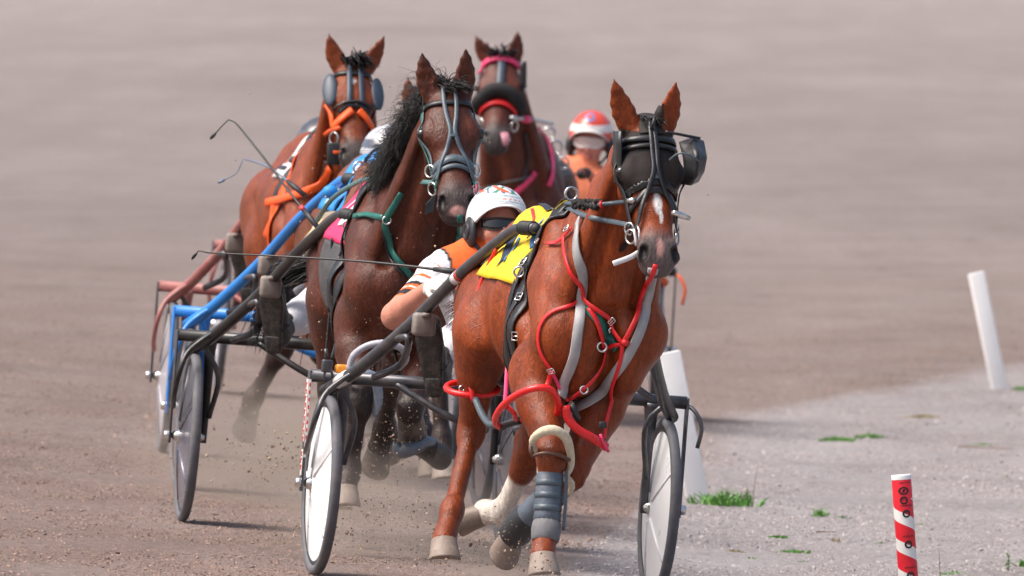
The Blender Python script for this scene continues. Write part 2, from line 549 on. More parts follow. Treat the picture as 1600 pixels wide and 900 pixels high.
# ------------------------------------------------------------------ horses
def coat_mat():
    m, nt, b = nodes_of('horse_coat')
    at_ = nt.nodes.new('ShaderNodeAttribute'); at_.attribute_name = 'Col'
    tc = nt.nodes.new('ShaderNodeTexCoord')
    n1 = _noise(nt, 7, 5, .6, tc.outputs['Object'])
    n2 = _noise(nt, 160, 3, .6, tc.outputs['Object'], (1.0, 1.0, .35))
    r1 = _ramp(nt, n1.outputs['Fac'], [(.25, .62), (.5, 1.0), (.8, 1.3)])
    r2 = _ramp(nt, n2.outputs['Fac'], [(.3, .72), (.7, 1.2)])
    c = _mix(nt, 1.0, at_.outputs['Color'], r1.outputs[0], 'MULTIPLY')
    c = _mix(nt, 1.0, c, r2.outputs[0], 'MULTIPLY')
    n6 = _noise(nt, 48, 3, .6, tc.outputs['Object'], (1.0, 1.0, .22))
    r6 = _ramp(nt, n6.outputs['Fac'], [(.34, .80), (.5, 1.0), (.66, 1.18)])
    c = _mix(nt, 1.0, c, r6.outputs[0], 'MULTIPLY')
    # specks of thrown sand
    n3 = _noise(nt, 230, 1, .4, tc.outputs['Object'])
    f3 = _ramp(nt, n3.outputs['Fac'], [(.765, 0.0), (.785, .75)])
    c = _mix(nt, f3.outputs[0], c, (.4, .32, .25))
    nt.links.new(c, b.inputs['Base Color'])
    rr = _ramp(nt, n1.outputs['Fac'], [(.25, .30), (.75, .55)])
    nt.links.new(rr.outputs[0], b.inputs['Roughness'])
    b.inputs['Specular IOR Level'].default_value = .3
    b.inputs['Sheen Weight'].default_value = .03
    b.inputs['Sheen Roughness'].default_value = .35
    b.inputs['Sheen Tint'].default_value = (1, .8, .65, 1)
    bp = nt.nodes.new('ShaderNodeBump'); bp.inputs['Strength'].default_value = .6; bp.inputs['Distance'].default_value = .0045
    n4 = _noise(nt, 11, 3, .55, tc.outputs['Object'], (1, 1, .6))
    n5 = _noise(nt, 6.5, 2, .5, tc.outputs['Object'], (1.2, 1.2, .7)); n5.inputs['Distortion'].default_value = 1.2
    rg_ = _ramp(nt, n5.outputs['Fac'], [(.47, 0.0), (.5, 1.0), (.53, 0.0)])
    vn = nt.nodes.new('ShaderNodeMath'); vn.operation = 'MULTIPLY'; vn.inputs[1].default_value = .28
    nt.links.new(rg_.outputs[0], vn.inputs[0])
    ad = nt.nodes.new('ShaderNodeMath'); ad.operation = 'ADD'
    ml = nt.nodes.new('ShaderNodeMath'); ml.operation = 'MULTIPLY'; ml.inputs[1].default_value = 3.2
    nt.links.new(n4.outputs['Fac'], ml.inputs[0])
    nt.links.new(n2.outputs['Fac'], ad.inputs[0]); nt.links.new(ml.outputs[0], ad.inputs[1])
    ad2 = nt.nodes.new('ShaderNodeMath'); ad2.operation = 'ADD'
    nt.links.new(ad.outputs[0], ad2.inputs[0]); nt.links.new(vn.outputs[0], ad2.inputs[1])
    nt.links.new(ad2.outputs[0], bp.inputs['Height']); nt.links.new(bp.outputs[0], b.inputs['Normal'])
    return m
COAT = coat_mat()
HOOF = mat('hoof_horn', (.24, .19, .16), .6, var=.4, scale=18, bump=.4, bscale=90, dirt=.8, dirtcol=(.20, .15, .115), dscale=22.0)
HOOFD = mat('dark_muddy_hoof', (.06, .048, .042), .6, var=.4, scale=18, bump=.4, bscale=90, dirt=.5, dirtcol=(.16, .12, .09))
EYE = mat('eye', (.008, .006, .005), .06, var=.1, spec=.8)
HAIRB = mat('black_hair', (.012, .010, .010), .38, var=.4, scale=60)
HAIRBR = mat('brown_hair', (.055, .025, .017), .42, var=.5, scale=60)

def seg_dist(V, a, b):
    d = b - a; L2 = d @ d
    t = np.clip(((V - a) @ d) / L2, 0, 1)
    return np.linalg.norm(V - (a + t[:, None] * d), axis=1), t
def sstep(x, a, b):
    t = np.clip((x - a) / (b - a), 0, 1)
    return t * t * (3 - 2 * t)

class Head:
    def __init__(s, poll, muz, face):
        s.o = np.asarray(poll, float)
        d = np.asarray(muz, float) - s.o
        s.k = np.linalg.norm(d) / .585
        s.ex = unit(d); f = np.asarray(face, float)
        s.ez = unit(f - (f @ s.ex) * s.ex); s.ey = np.cross(s.ez, s.ex)
    def __call__(s, x, y, z):
        return s.o + s.k * (x * s.ex + y * 1.16 * s.ey + z * s.ez)
    def inv(s, V):
        q = (V - s.o) / s.k
        return np.stack([q @ s.ex, q @ s.ey / 1.16, q @ s.ez], 1)

def hoof_mesh(C, dn, toe, k=1.0):
    """coronet centre, downward axis, toe direction"""
    dn = unit(dn); toe = unit(np.asarray(toe) - (np.asarray(toe) @ dn) * dn); sd = np.cross(dn, toe)
    V = []; n = 20
    prof = [(-.016, .040, .037, .0), (-.004, .050, .047, .004), (.004, .052, .049, .006), (.02, .054, .051, .012), (.05, .0595, .056, .024), (.078, .065, .061, .036), (.084, .0645, .0605, .038), (.087, .060, .056, .038)]
    for (h, rl, rw, off) in prof:
        for q in range(n):
            a = 2 * math.pi * q / n
            ca, sa = math.cos(a), math.sin(a)
            x = rl * ca if ca > 0 else rl * .78 * ca
            hh = h if ca > 0 else h * (1 + .22 * ca)
            V.append(np.asarray(C) + k * (dn * hh + toe * (x + off) + sd * rw * sa))
    F = [(i * n + q, i * n + (q + 1) % n, (i + 1) * n + (q + 1) % n, (i + 1) * n + q) for i in range(len(prof) - 1) for q in range(n)]
    F.append(tuple((len(prof) - 1) * n + q for q in range(n)))
    F = [tuple(reversed(f)) for f in F]
    return V, F

def build_horse(frame, root, pose, res=.009, coat=(.2, .055, .02), points=(.03, .014, .01), legdark=1.0, muzzle=(.06, .052, .05), socks=(), blaze=None, muzpatch=None, earsdark=.5, headdark=0.0, chest_dark=0.0, hoofc=None):
    fr = frame
    H = Head(pose['poll'], pose['muzzle'], pose['face'])
    legs = pose['legs']
    allp = [H(0, 0, 0), H(.62, 0, 0), H(.2, .16, .1), H(.2, -.16, -.2), np.array([-1.32, -.36, .8]), np.array([.6, .36, 1.6])] + [np.asarray(q) for l in legs.values() for q in l['j']] + [np.asarray(e) for e in pose['ears']]
    allp = np.array(allp)
    F_ = Field(allp.min(0) - .13, allp.max(0) + .13, res)
    bend = pose.get('bend', 0.0)
    def BD(p):
        p = np.array(p, float)
        if p[2] > .8 and p[0] < .60: p[1] += bend * max(0.0, p[0] + .3)
        return p
    def E(a, b, ra, rb=None, **kw):
        return F_.ecap(a, b, ra, rb, **kw)
    def EB(a, b, ra, rb=None, **kw):
        return F_.ecap(BD(a), BD(b), ra, rb, **kw)
    LK = 1.2
    def EL(a, b, ra, rb, **kw):
        m = lambda r: r * LK if np.isscalar(r) else (r[0] * LK, r[1] * LK)
        return F_.ecap(a, b, m(ra), m(rb), **kw)
    A = np.array
    # trunk
    xs = [(-1.13, 1.13, .13, .16), (-.98, 1.165, .20, .235), (-.75, 1.16, .225, .26), (-.5, 1.145, .25, .275), (-.22, 1.12, .265, .29), (.04, 1.10, .215, .285), (.24, 1.11, .190, .27), (.40, 1.07, .15, .18)]
    for i in range(len(xs) - 1):
        a, b = xs[i], xs[i + 1]
        EB((a[0], 0, a[1]), (b[0], 0, b[1]), (a[2], a[3]), (b[2], b[3]), k=.04, cap=.35)
    EB((.14, 0, 1.42), (-.12, 0, 1.42), (.05, .115), (.055, .11), k=.10)
    EB((-.12, 0, 1.42), (-.6, 0, 1.42), (.06, .09), (.08, .075), k=.09)
    EB((-.58, 0, 1.42), (-1.0, 0, 1.40), (.06, .075), (.06, .07), k=.09)
    EB((-1.10, 0, 1.33), (-1.22, 0, 1.25), .055, .04, k=.05)
    # neck
    n0 = BD([.14, 0, 1.17]); n3 = H(.07, 0, -.10)
    ar = pose.get('arch', .03)
    pts = []
    for t, up in ((0, 0), (.3, .6), (.55, 1.0), (.8, .7), (1.0, 0)):
        p = n0 + (n3 - n0) * t; p[2] += up * ar
        pts.append(p)
    rad = [(.18, .31), (.135, .26), (.100, .195), (.082, .155), (.075, .115)]
    F_.chain(pts, rad, k=.05, cap=.4)
    for sg in (1, -1):
        EB(H(.10, sg * .055, -.12), (.34, sg * .14, 1.13), (.045, .05), (.075, .09), k=.06)
        # shoulder
        EB((.03, sg * .10, 1.40), (.33, sg * .17, 1.06), (.05, .11), (.078, .115), k=.06)
        EB((.10, sg * .16, 1.22), (.16, sg * .175, .98), (.055, .11), (.055, .10), k=.05)
        # shoulder blade edge, triceps, breast
        EB((.02, sg * .222, 1.28), (.22, sg * .255, 1.02), .03, .04, k=.055, op='sub')
        EB((.04, sg * .205, 1.08), (-.02, sg * .21, .95), (.06, .09), (.05, .07), k=.05)
        EB((.33, sg * .215, 1.24), (.43, sg * .15, .98), .022, .03, k=.045, op='sub')
        EB((.40, sg * .085, 1.08), (.34, sg * .085, .90), (.085, .10), (.07, .09), k=.045)
        # haunch
        EB((-.60, sg * .165, 1.22), (-.95, sg * .15, 1.16), (.075, .09), (.115, .13), k=.07)
    EB(H(.16, 0, -.16), (.40, 0, 1.16), .045, .06, k=.05)
    EB((.52, 0, 1.14), (.42, 0, .86), (.018, .045), (.02, .05), k=.035, op='sub')
    for sg in (1, -1):
        EB(H(.16, sg * .07, -.13), (.46, sg * .11, 1.18), .018, .028, k=.035, op='sub')
        EB((-.5, sg * .29, 1.02), (-.63, sg * .27, 1.20), .032, .025, k=.055, op='sub')
    # legs
    for nm, l in legs.items():
        sg = 1 if nm[0] == 'L' else -1
        J = [A(q, dtype=float) for q in l['j']]
        if nm[1] == 'F':
            el, kn, fe, co = J
            sh = BD([.34, sg * .165, 1.06]) + .25 * (el - A([.12, sg * .18, .92]))
            EB((.12, sg * .14, 1.28), sh - BD([.34, 0, 1.07]) * (0, 1, 0) + (0, 0, 0), (.055, .11), (.075, .11), k=.05)
            E(sh, el, (.075, .115), (.075, .105), k=.05)
            m1 = el + (kn - el) * .32
            back = unit(A([-1, 0, 0]) - unit(kn - el) * (A([-1, 0, 0]) @ unit(kn - el)))
            EL(el - unit(kn - el) * .06, m1, (.078, .115), (.068, .082), k=.06)
            EL(m1, kn, (.068, .082), (.042, .048), k=.02)
            EL(m1 - back * .02 + A([0, sg * .03, 0]), kn - (kn - m1) * .35, .05, .03, k=.04)
            d2 = unit(fe - kn)
            EL(kn - unit(kn - el) * .035, kn + d2 * .03, (.047, .05), (.044, .047), k=.02)
            bk = l.get('back'); bk = back if bk is None else unit(bk)
            EL(kn + bk * .035, kn + bk * .03 + d2 * .03, .022, .018, k=.02)
            for s2 in (1, -1): EL(kn + A([.01, s2 * .028, .02]), kn + A([.01, s2 * .024, -.03]), .020, .017, k=.014)
            EL(m1 - back * .05 + A([0, sg * .02, 0]), kn - back * .03, .024, .014, k=.02)
            EL(m1 + back * .04 + A([0, -sg * .02, 0]), kn + back * .03, .026, .014, k=.02)
        else:
            st, ho, fe, co = J
            hip = A([-.86, sg * .15, 1.14])
            E(hip, st, (.125, .21), (.095, .15), k=.06)
            E((-1.08, sg * .13, 1.17), st + (ho - st) * .35, (.10, .13), (.06, .08), k=.07)
            m1 = st + (ho - st) * .38
            EL(st, m1, (.085, .13), (.062, .085), k=.05)
            EL(m1, ho, (.062, .085), (.038, .05), k=.03)
            d2 = unit(fe - ho)
            bk = l.get('back')
            bk = unit(-(d2 + unit(st - ho))) if bk is None else unit(bk)
            pt = ho + bk * .065 - d2 * .05
            EL(pt, m1 + bk * .05, .02, .03, k=.035)
            EL(pt, ho + d2 * .02, .026, .03, k=.03)
            EL(ho - d2 * .035, ho + d2 * .05, (.042, .052), (.038, .045), k=.03)
            kn = ho
        d2 = unit(fe - kn)
        L2 = np.linalg.norm(fe - kn)
        EL(kn + d2 * .03, fe, (.031, .034), (.028, .031), k=.025)
        EL(kn + d2 * .06 + bk * .026, fe - d2 * .05 + bk * .026, .016, .017, k=.02)
        EL(fe - d2 * .015, fe + d2 * .012, (.038, .041), (.036, .04), k=.025)
        EL(fe + bk * .028, fe + bk * .03 + d2 * .01, .022, .018, k=.02)
        EL(fe, co, (.031, .033), (.040, .042), k=.02)
    # head
    hk = H.k
    def EH(a, b, ra, rb, k=.02, op='add', cap=1.0, mir=True):
        sc = lambda r: (r * hk * 1.1, r * hk) if np.isscalar(r) else (r[0] * hk * 1.16, r[1] * hk)
        for sg in ((1, -1) if (mir and (a[1] or b[1])) else (1,)):
            E(H(a[0], a[1] * sg, a[2]), H(b[0], b[1] * sg, b[2]), sc(ra), sc(rb), side=H.ey, k=k * hk, op=op, cap=cap)
    EH((.03, 0, -.055), (.20, 0, -.055), (.068, .07), (.092, .072))
    EH((.09, 0, -.028), (.25, 0, -.026), (.07, .036), (.082, .036), k=.03)
    EH((.20, .072, -.045), (.205, .075, -.045), .038, .038, k=.03)
    EH((.165, .07, -.018), (.23, .074, -.022), .018, .016, k=.02)
    EH((.22, 0, -.055), (.36, 0, -.05), (.076, .06), (.056, .05), k=.03)
    EH((.36, 0, -.05), (.52, 0, -.045), (.056, .05), (.050, .045), k=.025)
    EH((.25, .042, -.085), (.44, .028, -.075), (.04, .045), (.03, .035), k=.03)
    EH((.245, .072, -.07), (.37, .052, -.062), .014, .009, k=.015)
    EH((.11, .05, -.125), (.23, .048, -.135), (.034, .085), (.034, .075), k=.03)
    EH((.24, 0, -.155), (.50, 0, -.10), (.05, .035), (.035, .026), k=.03)
    EH((.49, 0, -.055), (.56, 0, -.06), (.058, .056), (.057, .052), k=.03)
    EH((.51, .040, -.022), (.555, .051, -.03), (.023, .024), (.022, .026), k=.018)
    EH((.57, 0, -.075), (.585, 0, -.07), (.050, .032), (.044, .030), k=.03)
    EH((.53, 0, -.122), (.568, 0, -.112), (.040, .030), (.040, .022), k=.018)
    EH((.505, 0, -.128), (.52, 0, -.128), (.026, .022), (.024, .02), k=.02)
    EH((.575, .057, -.008), (.532, .052, -.016), (.0145, .022), (.011, .014), k=.010, op='sub')
    EH((.60, .06, -.092), (.54, .058, -.093), (.02, .0045), (.02, .004), k=.008, op='sub')
    EH((.24, .088, -.10), (.32, .07, -.10), .012, .01, k=.03, op='sub')
    # ears
    for sg, tip in zip((-1, 1), pose['ears']):
        b0 = H(.035, sg * .052, -.045); tip = A(tip, dtype=float)
        ax = tip - b0; L = np.linalg.norm(ax); ax = ax / L
        fw = unit(A(pose.get('earface', [1, 0, 0])) + H.ez * .2 + A([0, sg * .35, 0])); fw = unit(fw - (fw @ ax) * ax)
        sd = np.cross(ax, fw)
        P = [b0, b0 + ax * L * .2, b0 + ax * L * .4 + sd * sg * .004, b0 + ax * L * .6 + sd * sg * .005, b0 + ax * L * .8 + sd * sg * .003, tip]
        rad = [(.036, .030), (.043, .026), (.045, .021), (.038, .016), (.024, .011), (.005, .006)]
        F_.chain(P, [(a * hk, b * hk) for a, b in rad], side=sd, k=.012)
        Q = [b0 + ax * L * .20 + fw * .036 * hk, b0 + ax * L * .45 + fw * .031 * hk, b0 + ax * L * .74 + fw * .020 * hk]
        F_.chain(Q, [(.023 * hk, .016 * hk), (.028 * hk, .018 * hk), (.012 * hk, .008 * hk)], side=sd, k=.008, op='sub')
    V, F = F_.mesh(1)
    # ---- colours of the hair
    c = np.tile(A(coat), (len(V), 1))
    h = H.inv(V)
    inhead = sstep(h[:, 0], -.12, .0) * (np.abs(h[:, 1]) < .16) * (h[:, 2] > -.26) * (h[:, 2] < .15) * (h[:, 0] < .7)
    c *= (1 - headdark * inhead)[:, None]
    if chest_dark:
        w = sstep(V[:, 0], .05, .35) * sstep(V[:, 2], .8, 1.0) * (1 - inhead)
        c *= (1 - chest_dark * w)[:, None]
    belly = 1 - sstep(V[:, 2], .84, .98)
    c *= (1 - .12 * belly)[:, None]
    for nm, l in legs.items():
        J = [A(q, dtype=float) for q in l['j']]
        d1, t1 = seg_dist(V, J[1], J[2]); d2, t2 = seg_dist(V, J[2], J[3] + unit(J[3] - J[2]) * .03); d0, t0 = seg_dist(V, J[0], J[1])
        w = np.maximum(1 - sstep(d1, .06, .11), 1 - sstep(d2, .06, .10))
        w = np.maximum(w, (1 - sstep(d0, .09, .14)) * sstep(t0, .55, 1.0) * .8) * legdark
        c = c * (1 - w[:, None]) + A(points) * w[:, None]
        if nm in socks:
            w = np.maximum((1 - sstep(d1, .06, .10)) * sstep(t1, socks[nm], socks[nm] + .12), 1 - sstep(d2, .06, .10))
            c = c * (1 - w[:, None]) + A([.62, .56, .50]) * w[:, None]
    w = inhead * sstep(h[:, 0] + .25 * np.abs(h[:, 2] + .03), .42, .52)
    c = c * (1 - w[:, None]) + A(muzzle) * w[:, None]
    w = inhead * (np.hypot((h[:, 0] - .545) / .03, (np.abs(h[:, 1]) - .053) / .018) < 1) * (h[:, 2] > -.04)
    c = c * (1 - .8 * w[:, None])
    w = inhead * (1 - sstep(np.hypot((h[:, 0] - .2) / 1.3, h[:, 2] + .045), .022, .04)) * (np.abs(h[:, 1]) > .06)
    c = c * (1 - .7 * w[:, None])
    w = sstep(-h[:, 0], .03, .16) * (np.abs(h[:, 1]) < .3) * earsdark * (np.linalg.norm(V - H.o, axis=1) < .3) * (V[:, 2] > H.o[2] - .02)
    c = c * (1 - w[:, None]) + A(points) * w[:, None]
    if blaze is not None:
        for (x0, y0, rx, ry) in blaze:
            w = inhead * (h[:, 2] > -.06) * (1 - sstep(np.hypot((h[:, 0] - x0) / rx, (h[:, 1] - y0) / ry), .75, 1.1))
            c = c * (1 - w[:, None]) + A([.72, .68, .65]) * w[:, None]
    if muzpatch is not None:
        x0, y0, rx, ry = muzpatch
        w = inhead * (1 - sstep(np.hypot((h[:, 0] - x0) / rx, (h[:, 1] - y0) / ry), .6, 1.2))
        c = c * (1 - w[:, None]) + A([.42, .22, .19]) * w[:, None]
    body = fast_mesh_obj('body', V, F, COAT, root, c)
    for sg in (1, -1):
        e = MB().ball(H(.205, sg * .099, -.036), .0235 * hk, 14, 10).build('eye', EYE, root)
    for nm, l in legs.items():
        J = [A(q, dtype=float) for q in l['j']]
        hv, hf = hoof_mesh(J[3], l.get('dn', J[3] - J[2]), l.get('toe', (1, 0, 0)))
        hm = HOOF if hoofc is None or nm not in hoofc else hoofc[nm]
        mesh_obj('hoof', hv, hf, hm, root)
    sk = Skin(V, F, fr); sk.V = V; sk.F = F; sk.H = H; sk.h = h
    return body, sk, H

def strands(roots, dirs, length, n, rad, bend, wav=.02, seed=1, nseg=7, spread=.25, grav=0.0):
    """a lock of hair: n tapered strands from points along `roots`"""
    rg = np.random.default_rng(seed)
    mb = MB()
    roots = np.asarray(roots, float); dirs = np.asarray(dirs, float)
    for i in range(n):
        t = rg.random() * (len(roots) - 1); k = min(int(t), len(roots) - 2); t -= k
        p = roots[k] * (1 - t) + roots[k + 1] * t + rg.normal(0, .006, 3)
        d = unit(dirs[k] * (1 - t) + dirs[k + 1] * t + rg.normal(0, spread, 3))
        L = length * rg.uniform(.55, 1.1); P = [p]
        bd = np.asarray(bend, float) * rg.uniform(.4, 1.4) + rg.normal(0, .12, 3)
        cv = rg.normal(0, wav, 3); ph = rg.random() * 6
        for q in range(1, nseg):
            d = unit(d + bd * (1.0 / nseg) + np.array([0, 0, -grav / nseg]))
            P.append(P[-1] + d * L / nseg + cv * math.sin(ph + q * 1.3))
        mb.tube(P, np.linspace(rad, rad * .25, nseg), 4, caps=False)
    return mb
# ------------------------------------------------------------------ ground
def sand_mat():
    m, nt, b = nodes_of('track_sand')
    geo = nt.nodes.new('ShaderNodeNewGeometry')
    P = geo.outputs['Position']
    big = _noise(nt, .16, 4, .55, P)
    mid = _noise(nt, 1.3, 5, .6, P, (1.0, .22, 1.0))
    fine = _noise(nt, 30, 6, .75, P, (1.0, .45, 1.0))
    grit = _noise(nt, 210, 2, .6, P)
    at_ = nt.nodes.new('ShaderNodeAttribute'); at_.attribute_name = 'Col'
    sep = nt.nodes.new('ShaderNodeSeparateColor'); nt.links.new(at_.outputs['Color'], sep.inputs[0])
    # track: brown sand, verge: paler grey crushed stone
    tr = _ramp(nt, mid.outputs['Fac'], [(.25, (.245, .174, .147)), (.5, (.290, .217, .190)), (.75, (.330, .262, .236))])
    ve = _ramp(nt, mid.outputs['Fac'], [(.25, (.352, .308, .300)), (.55, (.412, .375, .374)), (.8, (.46, .43, .436))])
    addn = nt.nodes.new('ShaderNodeMath'); addn.operation = 'MULTIPLY_ADD'; addn.inputs[1].default_value = .5; 
    nt.links.new(mid.outputs['Fac'], addn.inputs[0]); nt.links.new(sep.outputs[0], addn.inputs[2])
    mf = _ramp(nt, addn.outputs[0], [(.62, 0.0), (.86, 1.0)])
    c = _mix(nt, mf.outputs[0], tr.outputs[0], ve.outputs[0])
    # far part of the course: paler, greyer sand colour blended in with distance
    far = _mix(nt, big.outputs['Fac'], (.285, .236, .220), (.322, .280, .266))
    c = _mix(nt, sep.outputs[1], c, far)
    # harrow and wheel streaks that run along the bend
    st = _noise(nt, 1.0, 6, .65, P, (.62, .42, 1.0))
    sr = _ramp(nt, st.outputs['Fac'], [(.3, .86), (.5, 1.0), (.72, 1.08)])
    c = _mix(nt, 1.0, c, sr.outputs[0], 'MULTIPLY')
    fb = _noise(nt, 1.0, 5, .62, P, (.10, .020, 1.0))
    fbr = _ramp(nt, fb.outputs['Fac'], [(.32, .86), (.45, .97), (.55, 1.02), (.7, 1.10)])
    c = _mix(nt, sep.outputs[1], c, _mix(nt, 1.0, c, fbr.outputs[0], 'MULTIPLY'))
    # damp darker patches
    dp = _noise(nt, .9, 6, .7, P, (1, .35, 1))
    dr = _ramp(nt, dp.outputs['Fac'], [(.56, 1.0), (.72, .80)])
    c = _mix(nt, 1.0, c, dr.outputs[0], 'MULTIPLY')
    # scattered hoof scuffs
    hs = _noise(nt, 2.6, 3, .6, P, (1.0, .16, 1.0))
    hr = _ramp(nt, hs.outputs['Fac'], [(.60, 1.0), (.70, .84)])
    c = _mix(nt, 1.0, c, hr.outputs[0], 'MULTIPLY')
    wv = _noise(nt, .8, 4, .6, P, (1.0, .05, 1.0))
    wr_ = _ramp(nt, wv.outputs['Fac'], [(.36, 1.07), (.5, 1.0), (.66, .95)])
    c = _mix(nt, 1.0, c, wr_.outputs[0], 'MULTIPLY')
    fr_ = _ramp(nt, fine.outputs['Fac'], [(.28, .55), (.5, 1.0), (.74, 1.4)])
    c = _mix(nt, 1.0, c, fr_.outputs[0], 'MULTIPLY')
    gr = _ramp(nt, grit.outputs['Fac'], [(.3, .72), (.55, 1.0), (.72, 1.3)])
    c = _mix(nt, 1.0, c, gr.outputs[0], 'MULTIPLY')
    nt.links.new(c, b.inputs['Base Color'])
    b.inputs['Roughness'].default_value = .95
    b.inputs['Specular IOR Level'].default_value = .15
    bp = nt.nodes.new('ShaderNodeBump'); bp.inputs['Strength'].default_value = 1.0; bp.inputs['Distance'].default_value = .014
    ad = nt.nodes.new('ShaderNodeMath'); ad.operation = 'ADD'
    nt.links.new(fine.outputs['Fac'], ad.inputs[0]); nt.links.new(grit.outputs['Fac'], ad.inputs[1])
    nt.links.new(ad.outputs[0], bp.inputs['Height']); nt.links.new(bp.outputs[0], b.inputs['Normal'])
    return m
def verge_edge_pts():
    px = [(700, 960), (860, 905), (960, 830), (1060, 720), (1100, 668), (1200, 638), (1350, 606), (1480, 585), (1640, 556), (1800, 530)]
    return np.array([on_ground(u, v)[:2] for u, v in px])
def build_ground():
    ys = np.concatenate([np.linspace(-30, 50, 12)[:-1], np.linspace(50, 110, 260)[:-1], np.geomspace(110, 5000, 90)])
    xs = np.concatenate([-np.geomspace(8, 3500, 40)[::-1], np.linspace(-8, 8, 130)[1:-1], np.geomspace(8, 3500, 40)])
    X, Y = np.meshgrid(xs, ys, indexing='ij')
    Z = ground_z(X, Y)
    # gentle harrowed unevenness
    nz = np.zeros_like(Z)
    for i in range(X.shape[0]):
        for j in range(X.shape[1]):
            if abs(X[i, j]) < 9 and 48 < Y[i, j] < 112:
                nz[i, j] = .012 * noise.noise(Vector((X[i, j] * 1.6, Y[i, j] * .8, 0))) + .006 * noise.noise(Vector((X[i, j] * 5, Y[i, j] * 3, 3.0)))
    Z = Z + nz
    E = verge_edge_pts()
    # verge weight: right of the curve
    xe = np.interp(Y.ravel(), E[:, 1], E[:, 0]).reshape(Y.shape)
    far_y = E[-1]
    slope = (E[-1, 0] - E[-2, 0]) / (E[-1, 1] - E[-2, 1])
    xe = np.where(Y > E[-1, 1], E[-1, 0] + slope * (Y - E[-1, 1]), xe)
    w = np.clip(.5 + (X - xe) / .5 * .5, 0, 1) * .95
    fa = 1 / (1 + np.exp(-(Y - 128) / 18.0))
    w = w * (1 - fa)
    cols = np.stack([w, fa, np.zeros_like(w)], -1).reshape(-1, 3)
    V = np.stack([X, Y, Z], -1).reshape(-1, 3)
    a, b = X.shape
    ii, jj = np.meshgrid(np.arange(a - 1), np.arange(b - 1), indexing='ij')
    q = (ii * b + jj).ravel()
    F = np.stack([q, q + b, q + b + 1, q + 1], 1)
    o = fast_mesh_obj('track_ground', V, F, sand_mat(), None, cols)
    tag(o, kind='structure')
    return o
build_ground()
# ------------------------------------------------------------------ the teams
def g_at(x, y): return float(ground_z(x, y))
FR1 = Frame(0, 0, 0, 9.8, origin=(.215, 68.13, -.09))
FR2 = Frame(0, 0, 0, 4.0, origin=(-.49, 72.9, -.02))
FR2S = Frame(0, 0, 0, 6.0, origin=(-.50, 72.9, -.02))
FR5 = Frame(0, 0, 0, 8.0, origin=(-.53, 77.2, -.0))
FR3 = Frame(0, 0, 0, 9.0, origin=(-.82, 81.95, .04))
FR3S = Frame(0, 0, 0, 4.0, origin=(-.82, 81.95, .04))
FR4 = Frame(0, 0, 0, -1.0, origin=(.05, 94.5, -.07))

f = FR1
POSE1 = dict(
    poll=f.L(1015, 188, .72), muzzle=f.L(1033, 408, .98), face=(1, .10, .35),
    ears=[f.L(959, 124, .74), f.L(1056, 129, .76)], arch=.04, bend=.09,
    legs=dict(
        RF=dict(j=[f.L(838, 598, .22), f.L(862, 712, .52), f.L(853, 835, .56), f.L(848, 868, .62)], dn=(.25, 0, -1), toe=(1, -.1, .2)),
        LF=dict(j=[f.L(952, 600, .16), f.L(893, 742, .36), f.L(822, 812, .12), f.L(800, 838, .04)], back=(-.5, 0, .8), dn=(-.8, -.25, -.4), toe=(.4, 0, -1)),
        RH=dict(j=[f.L(752, 520, -.52), f.L(737, 672, -.70), f.L(706, 800, -.42), f.L(694, 845, -.34)], dn=(.3, -.05, -1), toe=(1, -.1, .2)),
        LH=dict(j=[f.L(880, 560, -.55), f.L(822, 722, -.86), f.L(787, 800, -1.02), f.L(758, 800, -1.10)], back=(-.5, -.3, .8), dn=(-.6, -.9, .1), toe=(.1, 0, -1)),
    ))
h1 = thing('race_horse', FR1, 'chestnut horse leading on the right with black eye mesh and red harness', 'horse', 'pacing horses')
b1, SK1, HD1 = build_horse(FR1, h1, POSE1, res=.0075, coat=(.225, .041, .0075), points=(.175, .034, .008), legdark=.7, socks={'LH': .25}, muzzle=(.10, .075, .07),
    blaze=[(.345, .004, .050, .015), (.40, .012, .03, .007)], muzpatch=(.53, .0, .04, .014), earsdark=.15)
print('H1', {k: [np.round(q, 2).tolist() for q in l['j']] for k, l in POSE1['legs'].items()}, np.round(POSE1['poll'], 2), np.round(POSE1['muzzle'], 2))

f = FR2
POSE2 = dict(
    poll=f.L(700, 135, .66), muzzle=f.L(716, 326, .98), face=(1, .04, .45),
    ears=[f.L(659, 83, .66), f.L(728, 76, .68)], arch=.03, bend=.08,
    legs=dict(
        RF=dict(j=[f.L(560, 520, .2), f.L(562, 628, .45), f.L(546, 738, .40), f.L(540, 763, .46)], dn=(.25, 0, -1), toe=(1, -.1, .2)),
        LF=dict(j=[f.L(676, 520, .16), f.L(640, 640, .45), f.L(646, 690, .18), f.L(668, 700, .12)], back=(-.6, 0, .6), dn=(-.7, .5, .1), toe=(.1, 0, -1)),
        RH=dict(j=[f.L(520, 470, -.55), f.L(517, 610, -.72), f.L(520, 722, -.45), f.L(525, 770, -.36)], dn=(.3, .05, -1), toe=(1, 0, .2)),
        LH=dict(j=[f.L(640, 500, -.6), f.L(612, 600, -.88), f.L(600, 670, -1.02), f.L(592, 700, -1.04)], back=(-.8, 0, .4), dn=(-.6, -.2, -.6), toe=(.3, 0, -1)),
    ))
h2 = thing('race_horse', FR2, 'dark bay horse with green bridle and loose black mane behind the leader', 'horse', 'pacing horses')
b2, SK2, HD2 = build_horse(FR2, h2, POSE2, res=.0075, coat=(.085, .021, .010), points=(.026, .017, .015), legdark=1.0, muzzle=(.05, .035, .033), muzpatch=(.585, .0, .02, .03), earsdark=.4, hoofc={'LF': HOOFD, 'LH': HOOFD})

